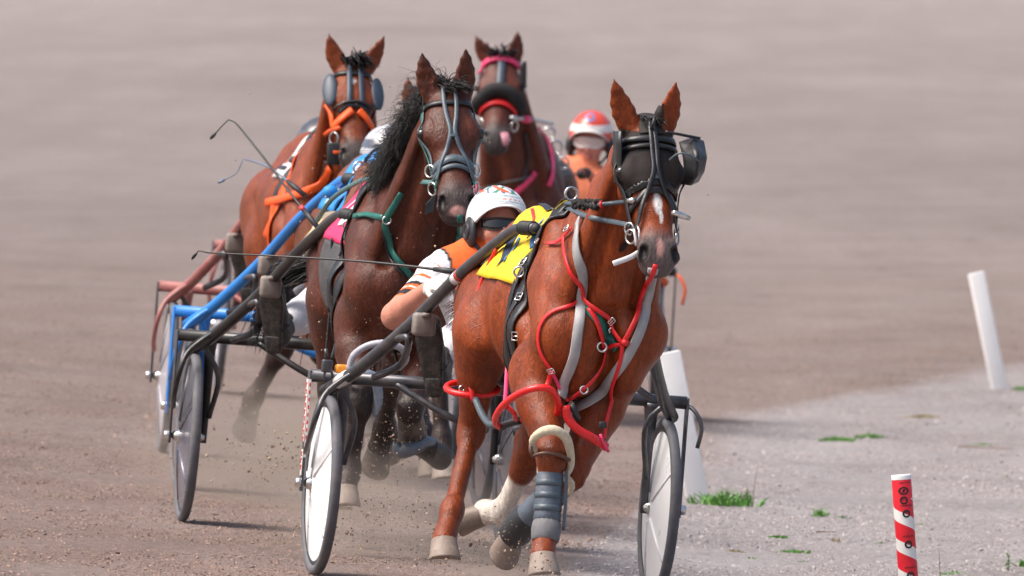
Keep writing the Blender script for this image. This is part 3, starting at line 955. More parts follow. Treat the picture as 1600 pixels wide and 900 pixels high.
f = FR3
GL = {k: dict(j=[np.array(q) for q in l['j']], **{a: b for a, b in l.items() if a != 'j'}) for k, l in POSE1['legs'].items()}
def generic_legs(mirror=False):
    out = {}
    base = dict(
        RF=dict(j=[(.22, -.18, .88), (.52, -.15, .62), (.56, -.16, .32), (.62, -.16, .235)], dn=(.25, 0, -1), toe=(1, 0, .2)),
        LF=dict(j=[(.16, .17, .88), (.40, .10, .55), (.12, .02, .38), (.04, 0, .33)], back=(-.5, 0, .8), dn=(-.8, -.1, -.4), toe=(.4, 0, -1)),
        RH=dict(j=[(-.52, -.2, .98), (-.70, -.2, .62), (-.42, -.22, .32), (-.34, -.23, .21)], dn=(.3, 0, -1), toe=(1, 0, .2)),
        LH=dict(j=[(-.55, .17, .98), (-.90, .12, .55), (-1.08, .06, .34), (-1.15, .02, .31)], back=(-.6, 0, .8), dn=(-.8, -.3, .0), toe=(.1, 0, -1)))
    if not mirror: return base
    for k, l in base.items():
        k2 = ('L' if k[0] == 'R' else 'R') + k[1]
        q = {a: tuple(np.array(b) * (1, -1, 1)) for a, b in l.items() if a != 'j'}
        q['j'] = [tuple(np.array(p) * (1, -1, 1)) for p in l['j']]
        out[k2] = q
    return out
lg = generic_legs(True)
lg['RH'] = dict(j=[(-.55, -.2, .98), f.L(440, 545, -.95), f.L(395, 625, -1.05), f.L(388, 648, -1.12)], back=(-.7, 0, .6), dn=(-.5, -.3, -.6), toe=(.3, 0, -1))
POSE3 = dict(poll=f.L(553, 96, .66), muzzle=f.L(556, 250, .95), face=(1, .06, .45), ears=[f.L(513, 52, .66), f.L(600, 56, .66)], arch=.03, legs=lg)
h3 = thing('race_horse', FR3, 'bay horse with blue blinker cups and orange noseband at the far left', 'horse', 'pacing horses')
b3, SK3, HD3 = build_horse(FR3, h3, POSE3, res=.010, coat=(.20, .042, .012), points=(.03, .017, .014), muzzle=(.07, .055, .05), blaze=[(.13, -.01, .018, .012)], earsdark=.5, hoofc={k: HOOFD for k in ('LF', 'LH', 'RF', 'RH')})

f = FR4
POSE4 = dict(poll=f.L(785, 84, .62), muzzle=f.L(775, 222, .95), face=(1, .05, .45), ears=[f.L(743, 56, .62), f.L(809, 48, .62)], arch=.03, legs=generic_legs(False))
h4 = thing('race_horse', FR4, 'dark bay horse with pink browband and black sheepskin noseband at the back', 'horse', 'pacing horses')
b4, SK4, HD4 = build_horse(FR4, h4, POSE4, res=.011, coat=(.10, .025, .014), points=(.03, .017, .014), muzzle=(.05, .04, .04), earsdark=.3)

f = FR5
POSE5 = dict(poll=f.L(668, 168, .66), muzzle=f.L(690, 322, .95), face=(1, .05, .45), ears=[f.L(636, 118, .66), f.L(700, 118, .66)], arch=.03, legs=generic_legs(True))
h5 = thing('race_horse', FR5, 'bay horse with blue saddle cloth almost hidden behind the dark bay', 'horse', 'pacing horses')
b5, SK5, HD5 = build_horse(FR5, h5, POSE5, res=.012, coat=(.17, .05, .02), points=(.03, .017, .014), earsdark=.2)
# ------------------------------------------------------------------ sulkies
STEEL = mat('worn_grey_steel', (.085, .085, .095), .38, .55, var=.3, scale=18, dirt=.45, dirtcol=(.20, .16, .13))
BLACKTUBE = mat('black_painted_tube', (.022, .021, .022), .32, .1, var=.4, scale=14, dirt=.35, dirtcol=(.12, .09, .07))
BLUETUBE = mat('blue_painted_tube', (.025, .21, .62), .35, 0, var=.15, scale=14)
PINKTUBE = mat('dusty_red_tube', (.33, .12, .11), .5, 0, var=.25, scale=10, dirt=.4, dirtcol=(.45, .31, .30))
ORANGETUBE = mat('orange_tube', (.75, .10, .015), .4, 0, var=.1)
TYRE = mat('grey_rubber_tyre', (.105, .105, .118), .7, 0, var=.25, scale=20, bump=.3, dirt=.35, dirtcol=(.24, .20, .18))
RIM = mat('dark_rim', (.03, .03, .035), .35, .6, var=.2)
DISCW = mat('white_wheel_disc', (.84, .84, .85), .32, 0, var=.05, scale=5, dirt=.2, dirtcol=(.48, .44, .40))
DISCG = mat('smoked_wheel_disc', (.16, .155, .19), .22, .35, var=.35, scale=4, dirt=.2)
DISCP = mat('pale_wheel_disc', (.42, .40, .44), .35, .1, var=.15, scale=4)
CHROME = mat('nickel', (.66, .65, .63), .2, .95, var=.15, scale=40)
RUBBERB = mat('black_rubber', (.018, .018, .02), .55, 0, var=.3, scale=30, bump=.3)
STIRR = mat('tan_grey_stirrup_pad', (.20, .17, .15), .5, var=.3, scale=20, dirt=.3)
SEATM = mat('black_vinyl_seat', (.02, .02, .022), .4, 0, var=.3, dirt=.3)
STICKW = mat('white_sticker', (.72, .70, .68), .4, var=.1)
STICKR = mat('red_sticker', (.62, .06, .04), .4, var=.15)
ORANGEP = mat('orange_plastic', (.72, .26, .02), .4, var=.15, dirt=.25)
HOSE = mat('pale_grey_hose', (.40, .40, .45), .4, var=.15, dirt=.15)

WHEEL_R = .352
def wheel(parent, y, out, disc, camber=0.0):
    """wheel of a sulky as part > tyre, rim, disc, hub; `out` = outward side"""
    c = np.array([0, y, WHEEL_R])
    ax = unit([0, math.cos(camber), math.sin(camber) * out])
    mb = MB()
    prof = []
    rm, rr = WHEEL_R - .021, .021
    m = 12; n = 72
    V = []
    for i in range(n):
        t = 2 * math.pi * i / n; rad = np.array([math.cos(t), 0, math.sin(t)])
        for k in range(m):
            a = 2 * math.pi * k / m
            e = .9 if math.cos(a) > .4 and abs(math.sin(a)) < .5 else 1.0
            V.append(c + rad * (rm + rr * math.cos(a) * e) + ax * rr * math.sin(a))
    F = [(i * m + k, ((i + 1) % n) * m + k, ((i + 1) % n) * m + (k + 1) % m, i * m + (k + 1) % m) for i in range(n) for k in range(m)]
    mb.add(V, F)
    ty = mb.build('wheel', TYRE, parent)
    MB().torus(c, ax, WHEEL_R - .045, .0125, 60, 8).build('rim', RIM, ty)
    d = MB()
    for s in (1, -1):
        prof = [(.297, s * .010), (.26, s * .016), (.2, s * .024), (.12, s * .033), (.05, s * .040), (.03, s * .042)]
        d.lathe(c, ax, prof, 64)
    d.build('disc', disc, ty)
    # raised spoke ribs under the moulded disc cover
    rb = MB()
    for s in (1, -1):
        for q in range(5):
            a = 2 * math.pi * q / 5 + .5
            rd = np.array([math.cos(a), 0, math.sin(a)])
            rb.tube([c + rd * .06 + ax * s * .038, c + rd * .17 + ax * s * .027, c + rd * .29 + ax * s * .012], [.008, .007, .005], 6)
    rb.build('spoke_rib', disc, ty)
    h = MB()
    h.lathe(c, ax, [(.0, .068), (.012, .068), (.02, .062), (.026, .045), (.03, .03), (.03, -.03), (.026, -.045), (.02, -.062), (.012, -.068), (.0, -.068)], 18)
    h.build('hub', CHROME, ty)
    return ty

SH = BR = None
def sulky(frame, label, tube, disc, drop=0.0, lettering=False, hose=False, tips=True, shaft_mat=None, shaft_local=None):
    t = thing('racing_sulky', frame, label, 'sulky', 'two-wheeled racing sulkies')
    sm = shaft_mat or tube
    Zb = .765
    MB().tube([(0, -.735, Zb), (0, 0, Zb), (0, .735, Zb)], .025, 12).build('axle_bar', tube, t)
    for sg in (-1, 1):
        wheel(t, sg * .66, sg, disc)
        # outer fork blade and inner leg
        o = MB(); o.box((0, sg * .738, (Zb + .34) / 2), (.045, .010, Zb - .30), bev=.004)
        ob = o.build('fork_blade', STEEL if tube is not BLUETUBE else tube, t)
        if lettering and sg < 0:
            st = MB(); st.box((.003, sg * .7445, .63), (.036, .003, .24), bev=.001); st.box((.003, sg * .7445, .43), (.03, .003, .10), bev=.001)
            st.build('sticker', STICKW, ob)
            for q in range(12):
                z = (.735 - q * .026) if q < 9 else (.47 - (q - 9) * .026)
                le = MB()
                le.box((.003, sg * .747, z), (.024, .003, .006), bev=.0005); le.box((.009 if q % 2 else -.004, sg * .747, z - .008), (.007, .003, .018), bev=.0005)
                le.build('letter', STICKR, ob)
            # small edge of the same sticker on the blade's front
            fs = MB(); fs.box((.0245, sg * .738, .60), (.003, .009, .30), bev=.0005); fs.build('front_sticker', STICKW, ob)
            for q in range(10): MB().box((.0265, sg * .738, .73 - q * .029), (.002, .006, .015), bev=.0004).build('letter', STICKR, ob)
        i_ = MB(); i_.tube([(0, sg * .60, Zb - .01), (0, sg * .60, Zb - .06), (.005, sg * .598, .55), (0, sg * .60, .33)], [.034, .025, .018, .015], 10, step=.05); i_.build('fork_leg', tube, t)
        c = MB(); c.tube([(0, sg * .748, WHEEL_R), (0, sg * .59, WHEEL_R)], .011, 8); c.lathe((0, sg * .75, WHEEL_R), (0, sg, 0), [(.0, .012), (.018, .012), (.02, 0), (.02, -.012)], 12); c.build('axle_bolt', CHROME, t)
        # shaft
        P = np.array(SH, float) * (1, -sg, 1)
        P[:, 2] -= drop * P[:, 0] / 1.84
        MB().tube(P, np.linspace(.026, .0205, len(P)), 12, step=.06).build('shaft', sm, t)
        # brace that sweeps from the shaft down round the front of the wheel to the fork
        P0, P1 = P[0], P[1]
        br = MB()
        if sg < 0: br.tube(np.array(BR) * (1, -sg, 1), .0115, 10, step=.03)
        else: br.tube([(0, .728, Zb - .005), (.03, .765, Zb - .03), (.05, .792, Zb - .09), (.045, .782, Zb - .17)], .0085, 8, step=.02)
        br.build('wheel_brace', sm if tube is not BLUETUBE else tube, t)
        b2 = MB(); b2.tube([P0 * .55 + P1 * .45, (.09, sg * .565, Zb - .16), (.03, sg * .585, Zb - .33)] if sg < 0 else [P0 * .4 + P1 * .6, (.12, .56, Zb - .10), (.05, .59, Zb - .30)], .011, 10, step=.04); b2.build('inner_brace', STEEL if tube is not BLUETUBE else tube, t)
        # rubber grip and hitch at the tip
        e = P[-1]; d = unit(P[-1] - P[-2])
        g = MB()
        for q in range(7):
            g.torus(e - d * (.02 + .017 * q), d, .021, .008, 14, 6)
        g.lathe(e + d * .02, d, [(.0, .012), (.016, .010), (.020, -.005), (.021, -.09)], 14)
        g.build('shaft_tip', RUBBERB, t)
        # stirrup: pad carried on the shaft
        sp = P[2] * .72 + P[1] * .28
        sq = np.array(S1F.L(662, 507, .78)) * (1, -sg, 1)
        s_ = MB(); s_.box(sq, (.07, .085, .088), bev=.014); s_.tube([sq + (.04, 0, .03), sq + (.04, 0, .045)], .016, 12); s_.build('stirrup', STIRR, t)
        s2 = MB(); s2.tube([sp, sp * .5 + sq * .5 + np.array([0, 0, -.03]), sp + np.array([-.12, -sg * .05, -.10]), P[1] * .8 + P[2] * .2 + np.array([0, -sg * .03, -.06])], .014, 8, step=.04); s2.build('stirrup_bracket', STEEL, t)
    # seat and its posts
    s = MB(); s.box((-.16, 0, Zb + .115), (.36, .40, .05), bev=.022); s.build('seat', SEATM, t)
    p = MB()
    for sg in (-1, 1):
        p.tube([(0, sg * .3, Zb), (-.05, sg * .22, Zb + .05), (-.14, sg * .14, Zb + .10)], .014, 8, step=.04)
        p.tube([(0, sg * .42, Zb), (.12, sg * .2, Zb - .12), (.1, sg * .05, Zb - .16)], .014, 8, step=.05)
    p.build('seat_post', tube, t)
    if hose:
        hp = MB(); L = frame.L
        hp.tube([L(545, 578, .12), L(553, 555, .14), L(575, 540, .16), L(603, 536, .18), L(628, 545, .16), L(634, 562, .1), L(622, 575, .05)], .0135, 10, step=.02); hp.build('wheel_fender_hose', HOSE, t)
        ob = MB(); ob.box(L(541, 577, .1), (.05, .085, .035), bev=.01); ob.tube([L(523, 577, .1), L(561, 578, .1)], .012, 8); ob.build('clamp', ORANGEP, t)
        cl = MB(); cl.box(L(511, 572, .1), (.04, .04, .05), bev=.006); cl.tube([L(511, 560, .1), L(509, 545, .1)], .008, 6); cl.torus(L(513, 586, .1), (1, 0, 0), .016, .005, 14, 6); cl.build('cable_clip', STEEL, t)
    return t

def axle_frame(x, y, yaw, roll=4.4):
    return Frame(0, 0, 0, yaw, roll=roll, origin=(x, y, g_at(x, y)))
def behind(fr, d=1.9):
    p = fr.world((-d, 0, 0))
    return p[0], p[1]
S1F = axle_frame(*behind(FR1), 9.8)
S2F = axle_frame(*behind(FR2S), 6.0)
S5F = axle_frame(*behind(FR5), 8.0)
S3F = axle_frame(*behind(FR3S), 4.0)
S4F = axle_frame(*behind(FR4), -1.0, 3.5)
S6F = axle_frame(-.88, 95.0, 3.0)
SH = [S1F.L(507, 612, .02), S1F.L(556, 580, .22), S1F.L(640, 508, .62), S1F.L(724, 424, 1.12), S1F.L(795, 366, 1.56), S1F.L(817, 356, 1.72), S1F.L(836, 357, 1.84)]
print('SHAFT', np.round(SH, 2).tolist())
SH = np.array(SH)
BR = np.array([S1F.L(556, 580, .22), S1F.L(528, 598, .20), S1F.L(507, 618, .22), S1F.L(495, 648, .24), S1F.L(484, 684, .16), S1F.L(478, 706, .03)])
print('BRACE', np.round(BR, 2).tolist())
SU1 = sulky(S1F, 'grey sulky with white disc wheels behind the leading chestnut horse', STEEL, DISCW, lettering=True, hose=True)
for (pa, pb, q) in ((.30, .36, STICKW), (.37, .40, STICKR)):
    A0, A1 = SH[2], SH[3]
    MB().tube([A0 * (1 - pa - .55) + A1 * (pa + .55), A0 * (1 - pb - .55) + A1 * (pb + .55)], .0245, 14).build('tape_band', q, SU1)
MB().tube([SH[0] * .55 + SH[1] * .45, SH[0] * .25 + SH[1] * .75], .0268, 14).build('tape_band', STICKW, SU1)
SU2 = sulky(S2F, 'black sulky with smoked disc wheels behind the dark bay horse', BLACKTUBE, DISCG, drop=.08)
SU5 = sulky(S5F, 'bright blue sulky directly behind the black one', BLUETUBE, DISCG)
SU3 = sulky(S3F, 'dusty red sulky at the far left behind the bay horse', PINKTUBE, DISCP)
SU4 = sulky(S4F, 'sulky with orange shafts hidden behind the leading horse', BLACKTUBE, DISCP, drop=.12, shaft_mat=ORANGETUBE)
SU6 = sulky(S6F, 'farthest sulky, only a blurred pale wheel showing at the left', PINKTUBE, DISCP)
# ------------------------------------------------------------------ drivers
def paint_mat(name, rough=.4, spec=.5, bump=.15, bscale=120, dirt=.15, sss=0.0):
    m, nt, b = nodes_of(name)
    at_ = nt.nodes.new('ShaderNodeAttribute'); at_.attribute_name = 'Col'
    tc = nt.nodes.new('ShaderNodeTexCoord')
    n = _noise(nt, 14, 6, .65, tc.outputs['Object'])
    r = _ramp(nt, n.outputs['Fac'], [(.25, .8), (.5, 1.0), (.8, 1.1)])
    c = _mix(nt, 1.0, at_.outputs['Color'], r.outputs[0], 'MULTIPLY')
    f = _ramp(nt, n.outputs['Fac'], [(.6, 0.0), (.8, dirt * 2)])
    c = _mix(nt, f.outputs[0], c, (.25, .19, .15))
    nt.links.new(c, b.inputs['Base Color'])
    b.inputs['Roughness'].default_value = rough; b.inputs['Specular IOR Level'].default_value = spec
    n3 = _noise(nt, bscale, 4, .6, tc.outputs['Object'])
    bp = nt.nodes.new('ShaderNodeBump'); bp.inputs['Strength'].default_value = bump; bp.inputs['Distance'].default_value = .006
    nt.links.new(n3.outputs['Fac'], bp.inputs['Height']); nt.links.new(bp.outputs[0], b.inputs['Normal'])
    return m
CLOTH = paint_mat('driver_skin_and_cloth', .75, .3, .9, 24, .05)
HELM = paint_mat('helmet_paint', .22, .5, .03, 60, .08)
GLOVEW = mat('white_leather_glove', (.62, .60, .57), .6, var=.15, scale=40, bump=.3, dirt=.2)
GLOVEB = mat('black_leather_glove', (.02, .02, .022), .5, var=.3, scale=40, bump=.3)
STRAPK = mat('black_strap', (.022, .022, .025), .5, var=.3, scale=40, bump=.2, dirt=.15)
BOOT = mat('muddy_boot', (.022, .021, .021), .55, var=.6, scale=60, bump=1.0, bscale=90, dirt=.55, dirtcol=(.13, .105, .085), dscale=34.0)
LENS = mat('dark_lens', (.012, .010, .012), .08, var=.1, spec=.8)
LENSC = mat('pale_goggle_lens', (.60, .47, .43), .25, var=.1, spec=.8)
EARPAD = mat('black_helmet_liner', (.02, .02, .024), .5, var=.25, scale=40)

SKINC = (.60, .27, .19)
def cap_d(V, a, b, ra, rb):
    d = b - a; L2 = max(d @ d, 1e-9)
    t = np.clip(((V - a) @ d) / L2, 0, 1)
    return np.linalg.norm(V - (a + t[:, None] * d), axis=1) / (ra + (rb - ra) * t), t

def hand_mesh(name, W, fwd, pn, thumb_side, m, parent, curl=1.0):
    """glove: wrist W, direction of the fingers, palm normal; four bent fingers and a thumb"""
    fwd = unit(fwd); pn = unit(np.asarray(pn) - (np.asarray(pn) @ fwd) * fwd); sd = np.cross(pn, fwd) * thumb_side
    W = np.asarray(W, float)
    Fd = Field(W - .19, W + .19, .0048)
    Fd.ecap(W - fwd * .03, W + fwd * .02, (.034, .026), (.036, .022), side=sd, k=.012)
    Fd.ecap(W + fwd * .02, W + fwd * .075, (.038, .018), (.042, .015), side=sd, k=.012)
    for i, (off, L) in enumerate(((.032, .070), (.011, .078), (-.011, .072), (-.031, .058))):
        p = W + fwd * .082 + sd * off
        a1, a2, a3 = .75 * curl, 1.6 * curl, 2.4 * curl
        q = [p]
        for an, l in ((a1, .45), (a2, .32), (a3, .26)):
            q.append(q[-1] + (fwd * math.cos(an) + pn * math.sin(an)) * L * l)
        Fd.chain(q, [.0105, .010, .0092, .008], k=.004)
    p = W + fwd * .03 + sd * .036
    q = [p, p + fwd * .03 + sd * .018 + pn * .012, p + fwd * .055 + sd * .010 + pn * .034]
    Fd.chain(q, [.0135, .0115, .0095], k=.006)
    V, F = Fd.mesh(1)
    return fast_mesh_obj(name, V, F, m, parent)

def boot_mesh(heel, toe, ankle, m, parent):
    """boot with sole facing along the foot's underside; heel and toe lie on the sole"""
    heel, toe, ankle = [np.asarray(q, float) for q in (heel, toe, ankle)]
    ft = unit(toe - heel); up = ankle - heel; up = unit(up - (up @ ft) * ft); sd = np.cross(ft, up)
    L = np.linalg.norm(toe - heel)
    lo = np.minimum.reduce([heel, toe, ankle]) - .14; hi = np.maximum.reduce([heel, toe, ankle]) + .14
    Fd = Field(lo, hi, .006)
    Fd.ecap(heel + ft * .035 + up * .04, heel + ft * L * .45 + up * .05, (.036, .045), (.04, .05), side=sd, k=.02)
    Fd.ecap(heel + ft * L * .45 + up * .045, toe - ft * .04 + up * .03, (.042, .045), (.042, .03), side=sd, k=.02)
    Fd.ecap(heel + ft * .05 + up * .06, ankle, (.042, .05), (.048, .052), side=sd, k=.03)
    V, F = Fd.mesh(1)
    b = fast_mesh_obj('boot', V, F, m, parent)
    # moulded sole with a heel block and tread bars
    def outline(t):
        return .030 + .012 * math.sin(min(t, 1) * math.pi * .9) + (.012 * math.exp(-((t - .72) / .2) ** 2))
    G = []
    for t in np.linspace(0, 1, 15):
        w = outline(t) * (1 - max(0, (t - .85) / .15) ** 2 * .55) * (1 - max(0, (.1 - t) / .1) ** 2 * .45)
        row = []
        for x in np.linspace(-1, 1, 7):
            row.append(heel + ft * (t * L) + sd * x * w - up * (.004 if .0 <= t else 0))
        G.append(row)
    G = np.array(G)
    so = MB().grid(G, -.016, np.tile(-up, (15, 7, 1)))
    sole = so.build('sole', BOOT, b)
    MB().tube([heel + ft * L * .33 + sd * .05 + up * .05, heel + ft * L * .33 + sd * .046 - up * .012, heel + ft * L * .33 - sd * .046 - up * .012, heel + ft * L * .33 - sd * .05 + up * .05], .008, 8, flat=.5).build('boot_strap', STRAPK, b)
    hb = MB().box(heel + ft * .042 - up * .014, (.075, .066, .022), np.stack([ft, sd, up], 1), .008); hb.build('heel_block', BOOT, b)
    for q in range(6):
        t = .40 + q * .095
        MB().box(heel + ft * t * L - up * .007, (.012, .062, .008), np.stack([ft, sd, up], 1), .002).build('tread_bar', BOOT, b)
    return b

def helmet(parent, c, ex, ez, k, colfn, visor=(.7, .7, .7), pads=True):
    """shell over the head: c = head centre; colfn(az, el) -> colour"""
    ex = unit(ex); ez = unit(np.asarray(ez) - (np.asarray(ez) @ ex) * ex); ey = np.cross(ez, ex)
    A = np.stack([ex, ey, ez], 1)
    V, C = [], []
    na, ne = 120, 40
    for i in range(ne + 1):
        for j in range(na):
            az = 2 * math.pi * j / na
            ca = math.cos(az)
            low = .36 * max(0, ca) ** 1.5 * 1.0 - .30 * max(0, -ca) - .38 * abs(math.sin(az)) ** 3      # radians below / above the equator
            el = low + (math.pi / 2 - low) * i / ne
            r = np.array([.142, .118, .135]) * k
            ridge = 1 + .012 * math.cos(6 * az) * math.cos(el) * (1 if el > .4 else 0)
            p = np.array([r[0] * math.cos(el) * math.cos(az), r[1] * math.cos(el) * math.sin(az), r[2] * math.sin(el)]) * ridge
            V.append(np.asarray(c) + A @ p); C.append(colfn(az if az <= math.pi else az - 2 * math.pi, el))
    F = [(i * na + j, i * na + (j + 1) % na, (i + 1) * na + (j + 1) % na, (i + 1) * na + j) for i in range(ne) for j in range(na)]
    o = mesh_obj('helmet', V, F, HELM, parent, cols=np.array(C))
    so = o.modifiers.new('thick', 'SOLIDIFY'); so.thickness = .012; so.offset = -1
    # peak over the brow
    G = []
    for t in np.linspace(0, 1, 5):
        row = []
        for az in np.linspace(-1.05, 1.05, 15):
            el = .36 * math.cos(az) ** 1.5 - .38 * abs(math.sin(az)) ** 3
            p = np.array([.142 * math.cos(el) * math.cos(az), .118 * math.cos(el) * math.sin(az), .135 * math.sin(el)]) * k
            out = unit([math.cos(az), math.sin(az) * .7, -.35]) * .024 * k * t * max(.15, math.cos(az * 1.35))
            row.append(np.asarray(c) + A @ (p * 1.012 + out))
        G.append(row)
    G = np.array(G)
    v = MB().grid(G, .006, np.tile(ez, (5, 15, 1))).build('peak', mat('peak_%02d%02d%02d' % tuple(int(q * 99) for q in visor), visor, .35, var=.08), o)
    if pads:
        for sg in (1, -1):
            p = MB()
            p.ball(np.asarray(c) + A @ (np.array([.01, sg * .105, -.055]) * k), np.array([.058, .022, .07]) * k, 16, 10, A)
            p.torus(np.asarray(c) + A @ (np.array([.015, sg * .122, -.055]) * k), ey, .028 * k, .008 * k, 18, 6)
            p.build('ear_guard', EARPAD, o)
        s = MB()
        s.tube([np.asarray(c) + A @ (np.array(q) * k) for q in ((.03, .10, -.09), (.05, .065, -.135), (.062, 0, -.152), (.05, -.065, -.135), (.03, -.10, -.09))], .007, 6, step=.02)
        s.build('chin_strap', EARPAD, o)
    return o

def build_driver(frame, J, label, colfn, helmfn, glove, glasses='dark', visor=(.75, .74, .72), group='sulky drivers', face=(1, 0, 0), headup=(0, 0, 1), trousers=(.66, .65, .68), res=.009):
    t = thing('person', frame, label, 'person', group)
    A = lambda q: np.asarray(q, float)
    g = {k: A(v) for k, v in J.items()}
    P = np.array(list(g.values()))
    Fd = Field(P.min(0) - .2, P.max(0) + .2, res)
    prims = []
    def E(a, b, ra, rb, gid, k=.03, **kw):
        a, b = A(a), A(b)
        Fd.ecap(a, b, ra, rb, k=k, **kw)
        m = lambda r: r if np.isscalar(r) else (r[0] + r[1]) / 2
        prims.append((a, b, m(ra), m(rb), gid))
    pe, ch, nk, hd = g['pelvis'], g['chest'], g['neck'], g['head']
    sdv = unit(g['shL'] - g['shR'])
    E(pe - sdv * .07, pe + sdv * .07, .125, .125, 'trousers', .05)
    md = (pe + ch) / 2
    E(pe, md, (.165, .12), (.16, .115), 'torso', .05, side=sdv)
    E(md, ch, (.16, .115), (.185, .125), 'torso', .05, side=sdv)
    E(ch, ch + (nk - ch) * .6, (.185, .125), (.14, .09), 'torso', .05, side=sdv)
    E(nk - (hd - nk) * .2, hd, .058, .058, 'neck', .03)
    for s in 'LR':
        sh, el, wr = g['sh' + s], g['el' + s], g['wr' + s]
        E(ch + (nk - ch) * .45, sh, .085, .075, 'torso', .05)
        E(sh, el, .070, .052, 'upper' + s, .03)
        m1 = el + (wr - el) * .3
        E(el, m1, .048, .046, 'fore' + s, .02)
        E(m1, wr, .046, .030, 'fore' + s, .02)
        kn, an = g['kn' + s], g['an' + s]
        hp = pe + sdv * (.10 if s == 'L' else -.10)
        E(hp, kn, .098, .072, 'trousers', .04)
        E(kn, kn + (an - kn) * .35, .070, .066, 'trousers', .03)
        E(kn + (an - kn) * .35, an, .066, .050, 'trousers', .03)
    # head with a face
    ex = unit(face); ez = A(headup); ez = unit(ez - (ez @ ex) * ex); ey = np.cross(ez, ex)
    hp_ = lambda x, y, z: hd + x * ex + y * ey + z * ez
    E(hp_(-.02, 0, .02), hp_(.015, 0, .03), (.078, .105), (.074, .10), 'head', .02, side=ey)
    E(hp_(.045, 0, -.02), hp_(.05, 0, -.075), (.058, .05), (.045, .042), 'head', .03, side=ey)
    E(hp_(.07, 0, -.098), hp_(.075, 0, -.10), (.026, .018), (.022, .016), 'head', .02, side=ey)
    for s in (1, -1):
        E(hp_(.07, s * .04, -.02), hp_(.07, s * .045, -.03), .022, .02, 'head', .02)
        E(hp_(.082, s * .018, .018), hp_(.078, s * .048, .02), .010, .010, 'head', .012)
        E(hp_(-.01, s * .078, -.01), hp_(-.015, s * .082, -.045), (.012, .024), (.01, .016), 'head', .008, side=ey)
    E(hp_(.092, 0, .01), hp_(.112, 0, -.03), .011, .013, 'head', .012)
    E(hp_(.103, .012, -.034), hp_(.103, -.012, -.034), .009, .009, 'head', .008)
    E(hp_(.095, .018, -.066), hp_(.095, -.018, -.066), .008, .008, 'lips', .006)
    E(hp_(.092, .015, -.079), hp_(.092, -.015, -.079), .008, .008, 'lips', .006)
    V, F = Fd.mesh(1)
    best = np.full(len(V), 9e9); c = np.zeros((len(V), 3))
    for (a, b, ra, rb, gid) in prims:
        d, tt = cap_d(V, a, b, ra, rb)
        col = colfn(gid, tt, V, g)
        col = np.broadcast_to(A(col), (len(V), 3))
        w = d < best
        c[w] = col[w]; best[w] = d[w]
    body = fast_mesh_obj('body', V, F, CLOTH, t, c)
    helmet(t, hp_(-.005, 0, .035), ex, ez, 1.0, helmfn, visor)
    # eyewear
    gl = []
    for z in np.linspace(-.021, .021, 5):
        row = []
        for a in np.linspace(-1.15, 1.15, 17):
            f_ = 1 - .35 * (abs(a) / 1.15) ** 2
            row.append(hp_(.020 + .088 * math.cos(a), .083 * math.sin(a), .008 + z * f_ * (1 + .25 * (z < 0) * (abs(abs(a) - .5) < .35))))
        gl.append(row)
    gl = np.array(gl)
    nn = np.array([[unit(p - hp_(0, 0, .008)) for p in row] for row in gl])
    ge = MB().grid(gl + nn * .004, .004, nn).build('sunglasses' if glasses == 'dark' else 'goggles', LENS if glasses == 'dark' else LENSC, t)
    fm = MB(); fm.tube(gl[-1] + nn[-1] * .004, .004 if glasses == 'dark' else .007, 6); fm.tube(gl[0] + nn[0] * .004, .003 if glasses == 'dark' else .007, 6)
    if glasses != 'dark': fm.tube(gl[:, 0] + nn[:, 0] * .004, .007, 6); fm.tube(gl[:, -1] + nn[:, -1] * .004, .007, 6)
    fm.build('frame', EARPAD if glasses == 'dark' else mat('white_goggle_frame', (.6, .55, .53), .4), ge)
    for s, sg in (('L', 1), ('R', -1)):
        wr, el = g['wr' + s], g['el' + s]
        fw = unit(wr - el)
        hand_mesh('glove', wr + fw * .03, fw * .7 + A([.5, 0, 0]), A([0, -sg * .8, -.5]), -sg * 1.0, glove, t)
        an, kn = g['an' + s], g['kn' + s]
        he, to = g['he' + s], g['to' + s]
        boot_mesh(he, to, an, BOOT, t)
    return t, hp_

